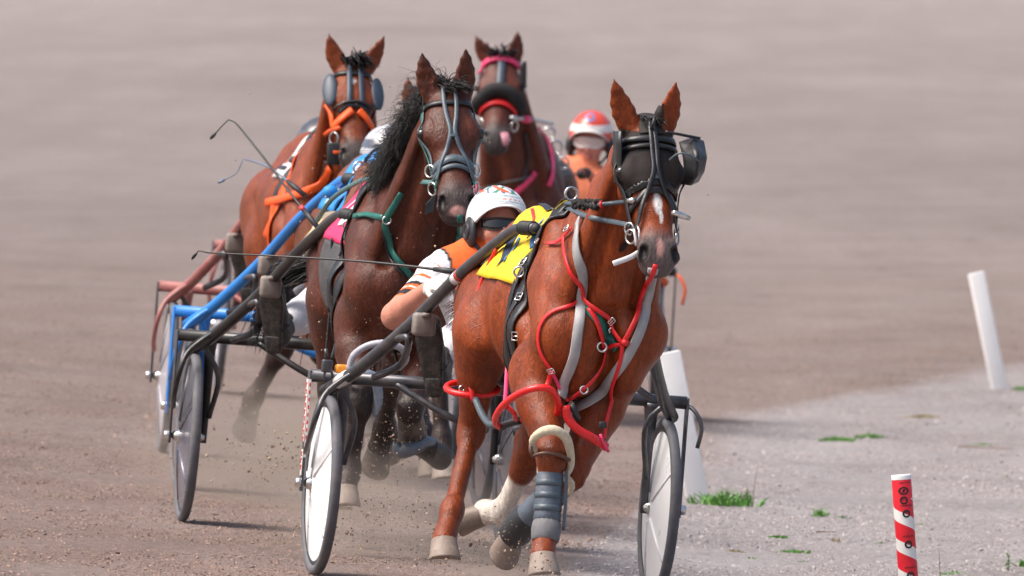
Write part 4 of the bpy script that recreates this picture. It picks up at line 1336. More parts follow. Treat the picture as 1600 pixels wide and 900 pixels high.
def P1(u, v, x): return S1F.L(u, v, x)
WHITE = (.70, .69, .70); ORANGE = (.78, .13, .025); BLK = (.02, .02, .022)
J1 = dict(pelvis=(-.12, 0, .98), chest=P1(738, 436, -.30), neck=P1(766, 398, -.30), head=P1(776, 358, -.26),
          shR=P1(682, 432, -.22), elR=P1(617, 494, .04), wrR=P1(668, 452, .30),
          shL=P1(800, 430, -.30), elL=P1(860, 490, .0), wrL=P1(800, 440, .32),
          knR=P1(712, 536, .30), anR=P1(690, 560, .50), heR=P1(681, 618, .60), toR=P1(668, 492, .70),
          knL=P1(850, 560, .30), anL=P1(868, 575, .55), heL=P1(868, 628, .60), toL=P1(868, 520, .70))
def col1(gid, t, V, g):
    n = len(V)
    if gid == 'trousers': return np.tile((.66, .66, .70), (n, 1))
    if gid in ('head', 'neck'): return np.tile(SKINC, (n, 1))
    if gid == 'lips': return np.tile((.42, .14, .11), (n, 1))
    if gid in ('foreL', 'foreR'): return np.tile((.56, .24, .17), (n, 1))
    if gid.startswith('upper'):
        c = np.tile(WHITE, (n, 1)).astype(float)
        ph = t * 6.0 + 6 * (V[:, 0] * .5 - V[:, 2])
        c[t < .10] = ORANGE
        st = (t > .30) & (t < .58) & (np.sin(ph * 3.0) > .05)
        c[st] = ORANGE
        st = (t > .40) & (t < .56) & (np.sin(ph * 3.0 + 1.3) > .72)
        c[st] = BLK
        c[(t > .60) & (t < .645)] = ORANGE; c[(t > .645) & (t < .76)] = BLK; c[(t >= .76) & (t < .80)] = ORANGE; c[t >= .80] = (.56, .24, .17)
        return c
    c = np.tile(ORANGE, (n, 1)).astype(float)
    q = (V - g['chest']) @ unit(g['shL'] - g['shR'])
    c[q < -.145] = WHITE
    c[(q > -.145) & (q < -.132)] = BLK
    return c
def helm1(az, el):
    c = (.70, .70, .71)
    if .50 < el < .56: c = (.70, .70, .71) if int((az + 7) * 30) % 2 else (.62, .30, .24)
    elif .42 < el < .45 or .63 < el < .67: c = (.22, .40, .42)
    elif el > .80 and math.sin(az * 5 + el * 9) > .55: c = (.62, .12, .03)
    elif el > .76 and math.sin(az * 7 - el * 11 + 1) > .6: c = (.05, .22, .17)
    elif el > .74 and math.sin(az * 9 + el * 7 + 3) > .8: c = (.08, .12, .22)
    return c
build_driver(S1F, J1, 'driver in orange and white jacket with dark sunglasses behind the chestnut leader', col1, helm1, GLOVEW, 'dark', face=(1, .10, .14))

# generic seat pose in the sulky's frame, taken from the first driver
JG = {k: np.array(v) for k, v in J1.items()}
def posed(**kw):
    d = {k: v.copy() for k, v in JG.items()}
    for k, v in kw.items(): d[k] = np.asarray(v, float)
    return d
def plain(jersey, sleeve=None, trousers=(.66, .66, .70), bare=False):
    def fn(gid, t, V, g):
        n = len(V)
        if gid == 'trousers': return np.tile(trousers, (n, 1))
        if gid in ('head', 'neck'): return np.tile((.50, .20, .15), (n, 1))
        if gid == 'lips': return np.tile((.4, .12, .1), (n, 1))
        if gid.startswith('upper') or gid.startswith('fore'):
            c = np.tile(sleeve or jersey, (n, 1)).astype(float)
            ph = V[:, 0] * .7 - V[:, 2] + V[:, 1]
            c[np.sin(ph * 55) > .8] = WHITE
            return c
        return np.tile(jersey, (n, 1))
    return fn
def band_helm(base, band, mark):
    def fn(az, el):
        if .2 < el < .52: return band
        if el > .5 and abs(math.hypot(az * 1.0, (el - .95) * 1.4) - .30) < .11: return mark
        if el < .1: return (base[0] * .8, base[1] * .8, base[2] * .8)
        return base
    return fn
def P2(u, v, x): return S2F.L(u, v, x)
KHAKI = (.52, .40, .22)
J2 = posed(head=P2(622, 305, -.34), neck=P2(606, 345, -.34), chest=P2(575, 390, -.30), shR=P2(520, 360, -.2), elR=P2(455, 425, .02), wrR=P2(492, 385, .30),
           knR=P2(474, 492, .32), anR=P2(446, 507, .52), heR=P2(430, 550, .60), toR=P2(424, 440, .72))
build_driver(S2F, J2, 'driver in beige and white jacket hidden behind the dark bay horse, boot sole showing', plain((.30, .25, .18), KHAKI), band_helm((.62, .62, .63), (.5, .5, .52), (.1, .12, .2)), GLOVEB)
def P4(u, v, x): return S4F.L(u, v, x)
J4 = posed(head=P4(923, 222, -.2), neck=P4(918, 258, -.2), chest=P4(900, 295, -.2), shR=P4(865, 290, -.15), shL=P4(945, 290, -.15), elL=P4(950, 350, .05), wrL=P4(900, 345, .3), elR=P4(840, 350, .05), wrR=P4(850, 345, .3))
build_driver(S4F, J4, 'driver in white and orange with red helmet and goggles leaning out at the back', plain((.68, .20, .10), (.66, .60, .57)), band_helm((.62, .07, .04), (.70, .66, .64), (.16, .19, .38)), GLOVEW, 'clear', visor=(.72, .68, .66), face=(1, -.12, -.1))
def P3(u, v, x): return S3F.L(u, v, x)
J3 = posed(head=P3(500, 240, -.25), neck=P3(492, 270, -.25), shR=P3(450, 300, -.2), elR=P3(425, 370, .0), wrR=P3(440, 350, .2))
build_driver(S3F, J3, 'driver hidden behind the bay horse at the far left, top of dark helmet showing', plain((.36, .30, .34)), band_helm((.06, .06, .075), (.10, .10, .12), (.3, .3, .3)), GLOVEB)
def P5(u, v, x): return S5F.L(u, v, x)
J5 = posed(head=P5(604, 256, -.25), neck=P5(590, 288, -.25), chest=P5(570, 330, -.28), shR=P5(530, 335, -.2), elR=P5(500, 410, 0.), wrR=P5(520, 380, .2))
build_driver(S5F, J5, 'driver in dark jacket on the blue sulky, pale helmet beside the bay horse', plain((.14, .15, .18)), band_helm((.50, .50, .53), (.10, .11, .15), (.2, .2, .25)), GLOVEW)

# whips
WHIPM = mat('black_whip', (.018, .017, .018), .4, var=.3, scale=30)
WHIPB = mat('grey_blue_whip', (.12, .15, .22), .4, var=.3, scale=30)
def whip(frame, pts, label, m, r0=.006, r1=.0028, popper=None, band=None):
    t = thing('driving_whip', frame, label, 'whip', 'long driving whips')
    Q = [frame.L(*p) for p in pts]
    MB().tube(Q, np.linspace(r0, r1, len(Q)), 8, step=.03).build('stock', m, t)
    h = unit(Q[1] - Q[0])
    MB().tube([Q[0] - h * .03, Q[0] + h * .05, Q[0] + h * .10], [.011, .012, .009], 10).build('grip', STRAPK, t)
    if band: MB().tube([Q[0] + h * .10, Q[0] + h * .125], .0105, 10).build('band', band, t)
    if popper:
        Z = [Q[-1]] + [frame.L(*p) for p in popper]
        MB().tube(Z, .0025, 6, step=.02).build('lash', m, t)
        e = Z[-1]; d = unit(Z[-1] - Z[-2])
        MB().ball(e + d * .012, (.02, .008, .009), 8, 6, np.stack([d, np.cross(d, [1, 0, 0]), np.cross(d, np.cross(d, [1, 0, 0]))], 1)).build('popper', m, t)
whip(S1F, [(715, 425, .36), (640, 416, .25), (560, 408, .1), (430, 400, -.1), (325, 395, -.3)], 'long black whip held level by the front driver', WHIPM, popper=[(310, 392, -.32), (306, 397, -.33)])
whip(S2F, [(494, 352, .32), (460, 310, .2), (415, 250, .05), (385, 212, -.05), (368, 192, -.1), (357, 187, -.12)], 'black whip raised at an angle by the driver in beige', WHIPM, popper=[(346, 198, -.13), (336, 209, -.14)], band=mat('red_band', (.6, .05, .06), .4))
whip(S5F, [(470, 300, .3), (425, 264, .15), (395, 252, .05), (380, 249, .0)], 'blurred grey whip with blue lash behind the raised one', WHIPB, popper=[(376, 258, .0), (368, 272, .0), (350, 281, 0)])
# ------------------------------------------------------------------ harness
RED = mat('red_nylon', (.70, .018, .022), .42, var=.14, scale=40, bump=.25, bscale=220)
REDB = mat('red_plastic_tube', (.78, .02, .02), .28, var=.08, scale=20)
PINK = mat('pink_nylon', (.78, .05, .16), .45, var=.12, scale=40, bump=.2, bscale=220)
TEAL = mat('green_leather', (.012, .13, .105), .42, var=.25, scale=40, bump=.25, bscale=200)
TEALP = mat('pale_teal_leather', (.10, .20, .20), .45, var=.25, scale=40, bump=.25, bscale=200)
SLATE = mat('slate_blue_leather', (.07, .095, .115), .4, var=.25, scale=40, bump=.25, bscale=200)
GREYT = mat('pale_grey_webbing', (.36, .36, .365), .55, var=.16, scale=18, bump=.4, bscale=240, dirt=.2)
LEATH = mat('black_leather', (.014, .014, .016), .36, var=.35, scale=30, bump=.3, bscale=160, dirt=.12)
HOODM = mat('black_eye_mesh', (.017, .011, .010), .62, var=.45, scale=26, bump=.5, bscale=420, dirt=.10)
ORANGEN = mat('orange_nylon', (.85, .10, .008), .45, var=.12, scale=30, bump=.2, bscale=200)
CREAM = mat('cream_sheepskin', (.60, .52, .38), .8, var=.18, scale=60, bump=.7, bscale=150)
BROWNL = mat('brown_leather', (.10, .045, .03), .45, var=.3, scale=30)
BOOTB = mat('blue_grey_leg_wrap', (.085, .105, .135), .5, var=.25, scale=22, bump=.4, bscale=120, dirt=.25)
BOOTG = mat('grey_leg_wrap', (.15, .15, .16), .7, var=.2, scale=30, bump=.5, bscale=200, dirt=.3)
YELLOW = mat('yellow_cloth', (.80, .55, .012), .6, var=.08, scale=12, bump=.3, bscale=260)
NAVY = mat('navy_print', (.02, .03, .06), .6, var=.2)
BLUEP = mat('blue_print', (.04, .17, .40), .6, var=.2)
MAGENTA = mat('magenta_cloth', (.78, .03, .13), .6, var=.08, scale=12, bump=.3, bscale=260)
WHITECL = mat('white_cloth', (.68, .67, .67), .65, var=.08, scale=12, bump=.3)
BLUECL = mat('blue_cloth', (.02, .24, .60), .6, var=.1, scale=12, bump=.3)
SHEEPB = mat('black_sheepskin', (.013, .012, .013), .85, var=.5, scale=70, bump=1.0, bscale=130)
GREYPAD = mat('charcoal_pad', (.07, .068, .072), .6, var=.3, scale=20, bump=.4, dirt=.2)
BLINKB = mat('slate_blinker', (.04, .058, .085), .5, var=.15, scale=14)

def see_through(m, f):
    nt = m.node_tree; b = next(n for n in nt.nodes if n.type == 'BSDF_PRINCIPLED'); o = next(n for n in nt.nodes if n.type == 'OUTPUT_MATERIAL')
    tr = nt.nodes.new('ShaderNodeBsdfTransparent'); mx = nt.nodes.new('ShaderNodeMixShader'); mx.inputs[0].default_value = f
    nt.links.new(b.outputs[0], mx.inputs[1]); nt.links.new(tr.outputs[0], mx.inputs[2]); nt.links.new(mx.outputs[0], o.inputs['Surface'])
NETM = mat('fine_black_net', (.014, .010, .009), .65, var=.4, scale=26, bump=.4, bscale=420)
see_through(NETM, .38)
def shell(sk, name, mask, off, m, parent, thick=.004):
    """a fitted piece: the body's own faces under `mask`, lifted off the skin and given thickness"""
    F = sk.F[mask[sk.F].all(1)]
    if len(F) == 0: return None
    ids = np.unique(F); mp = -np.ones(len(sk.V), int); mp[ids] = np.arange(len(ids))
    me_n = np.zeros_like(sk.V)
    a, b, c, d = (sk.V[sk.F[:, i]] for i in range(4))
    fn = np.cross(c - a, d - b)
    for i in range(4): np.add.at(me_n, sk.F[:, i], fn)
    N = me_n / (np.linalg.norm(me_n, axis=1)[:, None] + 1e-12)
    V = sk.V[ids] + N[ids] * off
    o = fast_mesh_obj(name, V, mp[F], m, parent)
    s = o.modifiers.new('thick', 'SOLIDIFY'); s.thickness = thick; s.offset = -1
    return o
def hp_path(sk, pts, off=.004, step=.02, zc=-.06):
    """path on the head from (x', angle) pairs; angle 0 = front of the face, + = horse's left"""
    H = sk.H
    Q = cr(np.array([(p[0] * .6, math.radians(p[1]) * .1) for p in pts]), .008)
    P, N = [], []
    for x, a in Q:
        x /= .6; a *= 10
        c = H(x, 0, zc); d = unit(H.ez * math.cos(a) + H.ey * math.sin(a))
        h = sk.cast(c + d * .35, -d)
        if h is None: continue
        n = h[1] if h[1] @ d > 0 else -h[1]
        P.append(h[0] + n * off); N.append(n)
    P, N = np.array(P), np.array(N)
    for _ in range(2):
        P[1:-1] = P[1:-1] * .5 + .25 * (P[:-2] + P[2:]); N[1:-1] = N[1:-1] * .5 + .25 * (N[:-2] + N[2:])
    return P, N
def hstrap(sk, name, pts, w, m, parent, off=.004, thick=.004):
    P, N = hp_path(sk, pts, off)
    return MB().ribbon(P, N, w, thick).build(name, m, parent)
def pstrap(sk, name, pix, w, m, parent, off=.004, thick=.004, smooth=3):
    P, N = sk.path(pix, off, smooth=smooth)
    return MB().ribbon(P, N, w, thick).build(name, m, parent)
def ptube(sk, name, pix, r, m, parent, off=.008, flat=None):
    P, N = sk.path(pix, off, smooth=3)
    return MB().tube(P, r, 10).build(name, m, parent)
def free_tube(fr, name, pts, r, m, parent, step=.02):
    return MB().tube([fr.L(*p) for p in pts], r, 8, step=step).build(name, m, parent)
def free_strap(fr, name, pts, w, m, parent, thick=.004, nrm=(1, 0, .1)):
    P = cr([fr.L(*p) for p in pts], .02)
    return MB().ribbon(P, np.tile(nrm, (len(P), 1)), w, thick).build(name, m, parent)
def front(sk, pts, off=.02, n=10):
    """free points pulled out in front of the body where they would sink into it"""
    P = cr(np.array(pts, float), max(4.0, np.linalg.norm(np.array(pts[-1][:2]) - np.array(pts[0][:2])) / n))
    out = []
    for u, v, x in P:
        q = sk.fr.L(u, v, x); h = sk.hit(u, v)
        if h is not None and h[0][0] + off > x: q = sk.fr.L(u, v, h[0][0] + off)
        out.append(q)
    out = np.array(out)
    for _ in range(3): out[1:-1] = np.maximum(out[1:-1] * .5 + .25 * (out[:-2] + out[2:]), out[1:-1] * np.array([1, 0, 0]) + (out[1:-1] * .5 + .25 * (out[:-2] + out[2:])) * np.array([0, 1, 1]))
    return out
def ring(fr, name, c, R_, r, m, parent, axis=(1, 0, 0)):
    return MB().torus(c, axis, R_, r, 22, 7).build(name, m, parent)
def buckle(sk, uv, m, parent, size=(.028, .022), ang=0.0, off=.010):
    h = sk.hit(*uv)
    if h is None: return
    p, n = h; p = p + n * off
    t = unit(np.cross([0, 0, 1.0], n)); b = np.cross(n, t)
    t, b = t * math.cos(ang) + b * math.sin(ang), b * math.cos(ang) - t * math.sin(ang)
    w, l = size
    q = [p + t * w / 2 + b * l / 2, p - t * w / 2 + b * l / 2, p - t * w / 2 - b * l / 2, p + t * w / 2 - b * l / 2]
    mb = MB(); mb.tube(q + [q[0]], .0032, 6, caps=False); mb.tube([p - t * w / 2, p + t * w / 2], .0025, 6)
    return mb.build('buckle', m, parent)
def pix_patch(sk, quad, na, nb, off=.008, relax=2):
    """sheet laid on the body over a picture quad (front-top, back-top, back-low, front-low)"""
    A, B, C, D = [np.array(q, float) for q in quad]
    G = np.zeros((na, nb, 3)); N = np.zeros((na, nb, 3)); ok = np.zeros((na, nb), bool)
    for i in range(na):
        for j in range(nb):
            s, t = i / (na - 1), j / (nb - 1)
            p = (A * (1 - t) + B * t) * (1 - s) + (D * (1 - t) + C * t) * s
            h = sk.hit(*p)
            if h is not None: G[i, j] = h[0]; N[i, j] = h[1]; ok[i, j] = True
    return G, N, ok
def side_drape(sk, x0, x1, a0, a1, na, nb, off=.008, zc=1.15, lean=0.0):
    """cloth over the back: local x from x0 (front) to x1, angle a0..a1 from straight up (- = right side)"""
    G = np.zeros((na, nb, 3)); N = np.zeros((na, nb, 3))
    for i in range(na):
        a = R(a0 + (a1 - a0) * i / (na - 1)); d = np.array([0, math.sin(a), math.cos(a)])
        for j in range(nb):
            x = x0 + (x1 - x0) * j / (nb - 1) + lean * (1 - math.cos(a))
            h = sk.cast(np.array([x, 0, zc]) + d * .8, -d)
            if h is None: h = (np.array([x, 0, zc]) + d * .3, d)
            n = h[1] if h[1] @ d > 0 else -h[1]
            G[i, j] = h[0]; N[i, j] = n
    for _ in range(3):
        G[1:-1, 1:-1] = (G[1:-1, 1:-1] * 2 + G[:-2, 1:-1] + G[2:, 1:-1] + G[1:-1, :-2] + G[1:-1, 2:]) / 6
    N /= np.linalg.norm(N, axis=2)[:, :, None] + 1e-9
    return G + N * off, N
def girth_band(sk, name, x0, w, m, parent, off=.008, a0=-178, a1=178, lean=0.0, thick=.006):
    P, N = sk.hoop(x0, lean, a0, a1, 90, off)
    for _ in range(2):
        P[1:-1] = P[1:-1] * .5 + .25 * (P[:-2] + P[2:])
    return MB().ribbon(P, N, w, thick).build(name, m, parent)
def sleeve(name, a, b, prof, m, parent, n=18, fr_=None):
    """wrap round a leg from a to b; prof = list of (t, radius)"""
    a, b = np.asarray(a, float), np.asarray(b, float)
    d = b - a
    P = [a + d * t for t, r in prof]
    return MB().tube(P, [r for t, r in prof], n, caps=False).build(name, m, parent)
def bit_ring(sk, x, ang, R_, parent, name='bit_ring', off=.02):
    P, N = hp_path(sk, [(x, ang), (x + .005, ang)], off)
    return MB().torus(P[0], np.array([1, 0, 0]) * .5 + N[0] * .8, R_, .0042, 22, 7).build(name, CHROME, parent)

# ================================================= leading chestnut
f = FR1
sk = SK1
hx, hy, hz = sk.h[:, 0], sk.h[:, 1], sk.h[:, 2]
Hd = sk.H
nearhead = (np.linalg.norm(sk.V - Hd(.25, 0, -.08), axis=1) < .48)
br = thing('bridle', FR1, 'black bridle with eye mesh and side cup on the leading chestnut horse', 'bridle', 'bridles')
hood = nearhead & (hx > .045 + .02 * np.cos(hy * 30)) & (hx < .262 + .30 * np.abs(hy)) & (hz > -.135) & (hx < .40)
bon = nearhead & (hx > -.045) & (hx < .07) & (np.abs(hy) < .040) & (hz > -.12)
shell(sk, 'bonnet', bon, .010, HOODM, br, .006)
shell(sk, 'eye_mesh', hood, .005, NETM, br, .002)
edge = nearhead & (hx > .245 + .30 * np.abs(hy)) & (hx < .278 + .34 * np.abs(hy)) & (hz > -.14) & (np.abs(hy) > -.1)
shell(sk, 'mesh_edge', edge, .009, LEATH, br, .006)
hstrap(sk, 'browband', [(.075, -100), (.085, -60), (.09, 0), (.085, 60), (.075, 100)], .026, LEATH, br, .012)
hstrap(sk, 'browband', [(.115, -100), (.12, -50), (.118, 0), (.12, 50), (.115, 100)], .018, LEATH, br, .011)
hstrap(sk, 'noseband', [(.385, -175), (.37, -120), (.345, -75), (.30, -30), (.292, 0), (.30, 30), (.345, 75), (.37, 120), (.385, 175)], .026, LEATH, br, .008, .006)
for sg in (-1, 1):
    hstrap(sk, 'cheek_strap', [(.06, sg * 95), (.18, sg * 88), (.30, sg * 90), (.40, sg * 92), (.455, sg * 95)], .020, LEATH, br, .013)
    hstrap(sk, 'overcheck_strap', [(.02, sg * 5), (.14, sg * 6), (.23, sg * 7), (.31, sg * 30), (.38, sg * 50), (.45, sg * 72)], .018, LEATH, br, .016)
    bit_ring(sk, .455, sg * 95, .026, br)
    bit_ring(sk, .42, sg * 98, .022, br)
MB().box(Hd(.235, 0, .028), (.042, .034, .010), np.stack([Hd.ex, Hd.ey, Hd.ez], 1), .003).build('strap_keeper', SLATE, br)
# poll loop
MB().torus(Hd(.03, .0, .03), Hd.ey + Hd.ex * .3, .024, .007, 18, 6).build('poll_loop', LEATH, br)
# cup on the horse's left eye
cupP = [[(1062, 222, .80), (1083, 214, .80), (1100, 220, .78)], [(1068, 246, .86), (1090, 240, .92), (1105, 246, .86)], [(1070, 268, .86), (1088, 276, .92), (1101, 268, .86)], [(1066, 288, .80), (1080, 290, .82), (1092, 284, .80)]]
G = np.array([[f.L(*p) for p in row] for row in cupP])
G2 = np.array([cr(r_, .012)[:9] if False else [cr(r_, .5)[0] for _ in range(1)] for r_ in G]) if False else G
rows = [np.array([np.array([np.interp(t, [0, .5, 1], r_[:, k]) for k in range(3)]) for t in np.linspace(0, 1, 9)]) for r_ in G]
rows = np.array(rows); dense = np.array([[np.array([np.interp(s, [0, .33, .66, 1], rows[:, j, k]) for k in range(3)]) for j in range(9)] for s in np.linspace(0, 1, 10)])
cup = MB().grid(dense, .006, np.tile(unit([1, .3, 0]), (10, 9, 1))).build('blinker_cup', LEATH, br)
MB().tube([f.L(1040, 206, .84), f.L(1062, 210, .84), f.L(1082, 214, .82), f.L(1093, 216, .80)], .006, 6, step=.01).build('cup_wire', LEATH, br)
MB().tube([f.L(1046, 250, .90), f.L(1060, 240, .93), f.L(1076, 242, .94), f.L(1092, 252, .92)], .004, 6, step=.01).build('cup_wire', SLATE, br)
# cup on the horse's right eye seen edge-on
MB().grid(np.array([[f.L(u, v, x) for u, x in ((958, .70), (963, .76), (970, .80))] for v in (205, 225, 245, 270, 285)]), .006, np.tile(unit([.4, -.9, 0]), (5, 3, 1))).build('blinker_cup', LEATH, br)
# head pole, its woolly sleeve, rein and tongue strap
PO = front(sk, [(884, 318, .02), (930, 320, .36), (987, 314, .84)], .022, 14)
MB().tube(PO, .0085, 8).build('head_pole', SLATE, br)
MB().tube([f.L(978, 314, .80), f.L(990, 313, .88)], .0105, 8).build('pole_ferrule', CHROME, br)
sl = MB()
for q in range(60):
    t = (.15 + .35 * rng.random()) * (len(PO) - 1); p = PO[int(t)] * (1 - t % 1) + PO[int(t) + 1] * (t % 1); a = rng.random() * 6.28
    sl.ball(p + np.array([0, math.cos(a), math.sin(a)]) * .013, .011, 6, 4)
sl.build('pole_sleeve', SHEEPB, br)
MB().tube([PO[int(len(PO) * .54)], PO[int(len(PO) * .54) + 1] * .5 + PO[int(len(PO) * .54)] * .5], .014, 10).build('pole_ring', REDB, br)
RP = front(sk, [(886, 324, .02), (915, 338, .28), (950, 345, .6), (985, 352, .86)], .016, 14)
MB().ribbon(RP, np.tile((1.0, -.2, .1), (len(RP), 1)), .020, .004).build('rein', SLATE, br)
free_strap(f, 'rein', [(886, 322, .03), (860, 350, -.35), (800, 385, -1.0), (735, 420, -1.55)], .018, LEATH, br)
free_strap(f, 'tongue_strap', [(1000, 393, .90), (985, 402, .93), (958, 412, .96)], .020, WHITECL, br)
free_strap(f, 'tongue_strap', [(990, 358, .9), (993, 372, .91), (994, 384, .91)], .010, WHITECL, br)
free_tube(f, 'bit_chain', [(996, 352, .93), (999, 362, .95), (998, 376, .96)], .004, CHROME, br)
MB().tube([f.L(1052, 332, .93), f.L(1064, 336, .90), f.L(1077, 341, .88)], [.010, .013, .009], 8).build('bit_cheek', CHROME, br)

hn = thing('racing_harness', FR1, 'red and black harness with grey collar and leg hobbles on the leading chestnut', 'harness', 'harnesses')
for x0, w, nm in ((.05, .045, 'girth'), (-.005, .05, 'saddle_band'), (-.06, .03, 'girth')):
    girth_band(sk, nm, x0, w, LEATH, hn, .010, lean=.06)
G, N = side_drape(sk, .08, -.09, -48, 48, 21, 7, .018)
MB().grid(G, .012, N).build('saddle_pad', LEATH, hn)
h = sk.cast((-.02, 0.01, 2.2), (0, 0, -1))
MB().torus(h[0] + (0, 0, .05), (1, .15, 0), .024, .005, 22, 7).build('terret', CHROME, hn)
for uv, an in (((824, 415), .2), ((818, 468), 0), ((812, 525), 0), ((837, 372), .4)): buckle(sk, uv, CHROME, hn, (.034, .03), an, .024)
MB().torus((sk.hit(820, 430)[0] + sk.hit(820, 430)[1] * .03), (1, -.3, 0), .019, .0045, 20, 6).build('ring', CHROME, hn)
# pale collar band
pstrap(sk, 'collar_band', [(908, 345), (904, 385), (908, 430), (908, 480), (899, 545), (886, 590), (874, 622)], .040, GREYT, hn, .012, .006)
pstrap(sk, 'collar_band', [(1021, 418), (1013, 465), (997, 520), (968, 576), (935, 618), (900, 640), (872, 640)], .040, GREYT, hn, .012, .006)
# red breastplate
pstrap(sk, 'breast_strap', [(857, 383), (872, 382), (884, 372), (897, 358)], .017, RED, hn, .012, .0032)
pstrap(sk, 'breast_strap', [(887, 372), (889, 395), (898, 432), (911, 457), (930, 480), (951, 499), (965, 517), (975, 534)], .017, RED, hn, .022, .0032)
pstrap(sk, 'breast_strap', [(975, 534), (987, 510), (1003, 472), (1018, 432), (1024, 412)], .019, RED, hn, .026, .0032)
pstrap(sk, 'breast_strap', [(911, 457), (893, 477), (868, 486), (851, 500), (843, 525), (848, 553), (863, 577)], .0155, RED, hn, .008, .003)
pstrap(sk, 'breast_strap', [(863, 577), (859, 590), (854, 606)], .020, RED, hn, .010, .003)
pstrap(sk, 'strap_end', [(863, 577), (868, 590), (873, 608)], .014, PINK, hn, .014, .004)
pstrap(sk, 'breast_strap', [(922, 483), (931, 505), (937, 528), (939, 542)], .019, RED, hn, .014, .0032)
pstrap(sk, 'breast_strap', [(939, 542), (955, 540), (975, 536)], .017, RED, hn, .016, .0032)
pstrap(sk, 'breast_strap', [(940, 546), (937, 565), (925, 588), (905, 610), (878, 625)], .0155, RED, hn, .018, .0032)
pstrap(sk, 'breast_strap', [(975, 536), (972, 560), (965, 590), (953, 630), (943, 662), (939, 684)], .0155, RED, hn, .018, .003)
MB().ball(sk.hit(975, 535)[0] + np.array([.026, 0, 0]), (.014, .016, .014), 10, 8).build('strap_knot', RED, hn)
pstrap(sk, 'breast_pad', [(917, 478), (932, 498), (946, 520), (966, 545)], .040, TEAL, hn, .009, .004)
MB().torus(sk.hit(939, 542)[0] + np.array([.022, 0, 0]), (1, -.1, .1), .017, .0045, 20, 6).build('ring', CHROME, hn)
MB().torus(sk.hit(911, 609)[0] + np.array([.022, 0, 0]), (1, -.1, .1), .014, .0038, 20, 6).build('ring', CHROME, hn)
for uv, an in (((951, 499), .8), ((946, 514), .6), ((864, 574), .3), ((848, 381), .0), ((893, 362), .4)): buckle(sk, uv, CHROME, hn, (.026, .02), an, .026)
# hobbles
def leg_ring(name, a, b, t, r0, tube, m, parent, tilt=(0, 0, 0), ry=None):
    a, b = np.asarray(a, float), np.asarray(b, float)
    c = a + (b - a) * t
    return MB().torus(c, unit(b - a) + np.asarray(tilt), r0, tube, 30, 9, ry=ry).build(name, m, parent)
jl = POSE1['legs']
ctr = f.L(738, 607, -.62)
MB().torus(ctr, (.28, .0, 1), .098, .0125, 32, 9, ry=.088).build('hobble', REDB, hn)
free_strap(f, 'hobble_hanger', [(735, 600, -.53), (738, 615, -.52), (740, 628, -.52)], .022, RED, hn)
MB().torus(f.L(722, 607, -.56), (1, 0, 0), .010, .004, 14, 6).build('ring', CHROME, hn)
free_tube(f, 'hobble_link', [(743, 624, -.52), (752, 645, -.44), (764, 662, -.34), (778, 664, -.2)], .014, SLATE, hn)
P = [f.L(782, 668, .20), f.L(774, 658, .26), f.L(781, 640, .36), f.L(800, 622, .47), f.L(826, 609, .54), f.L(852, 606, .56), f.L(867, 616, .54), f.L(873, 634, .50), f.L(871, 648, .44)]
MB().tube(P, .0135, 10, step=.015).build('hobble', REDB, hn)
free_tube(f, 'hobble_brace', [(792, 635, .40), (803, 645, .40), (806, 656, .34)], .009, REDB, hn)
free_tube(f, 'hobble_end', [(782, 668, .2), (796, 661, .26), (812, 657, .3)], .015, STRAPK, hn)
free_tube(f, 'hobble_end', [(806, 659, .28), (822, 655, .30)], .012, REDB, hn)
P = [f.L(883, 634, .50), f.L(888, 655, .50), f.L(903, 672, .50), f.L(924, 684, .48), f.L(946, 699, .42)]
MB().ribbon(cr(P, .02), np.tile(unit([1, 0, .3]), (len(cr(P, .02)), 1)), .032, .014).build('hobble', REDB, hn)
free_tube(f, 'hobble_end', [(893, 632, .50), (899, 645, .5), (903, 655, .48)], .012, STRAPK, hn)
free_strap(f, 'strap_end', [(938, 678, .46), (943, 692, .46), (951, 706, .45)], .012, PINK, hn)
MB().box(f.L(942, 664, .5), (.02, .03, .026), None, .005).build('strap_keeper', STRAPK, hn)
free_strap(f, 'hobble_hanger', [(803, 435, -.12), (799, 490, -.14), (794, 550, -.1), (790, 620, .1), (788, 634, .3)], .017, PINK, hn)
free_tube(f, 'hobble_hanger', [(776, 388, -.45), (756, 430, -.50), (735, 490, -.48), (727, 540, -.50), (731, 580, -.52), (736, 602, -.52)], .0075, REDB, hn)
# leg gear
kn, fe, co = [np.array(q) for q in jl['RF']['j'][1:]]
el = np.array(jl['RF']['j'][0])
sleeve('shin_boot', kn, fe, [(.22, .045), (.23, .049), (.5, .051), (.75, .050), (.82, .052), (.83, .049)], BOOTB, hn)
d = fe - kn
for t in (.36, .52, .68):
    sleeve('boot_strap', kn + d * (t - .03) + np.array([0, 0, .006]), kn + d * (t + .03), [(0, .0495), (.05, .0525), (.95, .0525), (1, .0495)], SLATE, hn)
sleeve('fetlock_wrap', kn + d * .84, fe + (co - fe) * .35, [(0, .048), (.05, .052), (.4, .056), (.9, .053), (1, .047)], BOOTG, hn)
MB().ribbon(cr([kn + d * .2 + np.array([.01, .055, 0]), kn + d * .55 + np.array([.01, .060, 0]), kn + d * .95 + np.array([.0, .062, 0])], .02), np.tile((.3, 1, 0), (len(cr([kn + d * .2, kn + d * .55, kn + d * .95], .02)), 1)), .04, .008).build('boot_guard', BOOTB, hn)
MB().tube([f.L(839, 706, .52), f.L(832, 690, .56), f.L(845, 676, .60), f.L(866, 672, .62), f.L(884, 684, .60), f.L(891, 705, .56), f.L(892, 728, .53), f.L(884, 745, .52)], [.010, .014, .018, .019, .018, .016, .013, .010], 10, step=.02).build('knee_roll', CREAM, hn)
MB().tube([f.L(834, 712, .57), f.L(850, 708, .60), f.L(872, 711, .60), f.L(890, 719, .56)], .007, 8, step=.02).build('knee_strap', BROWNL, hn)
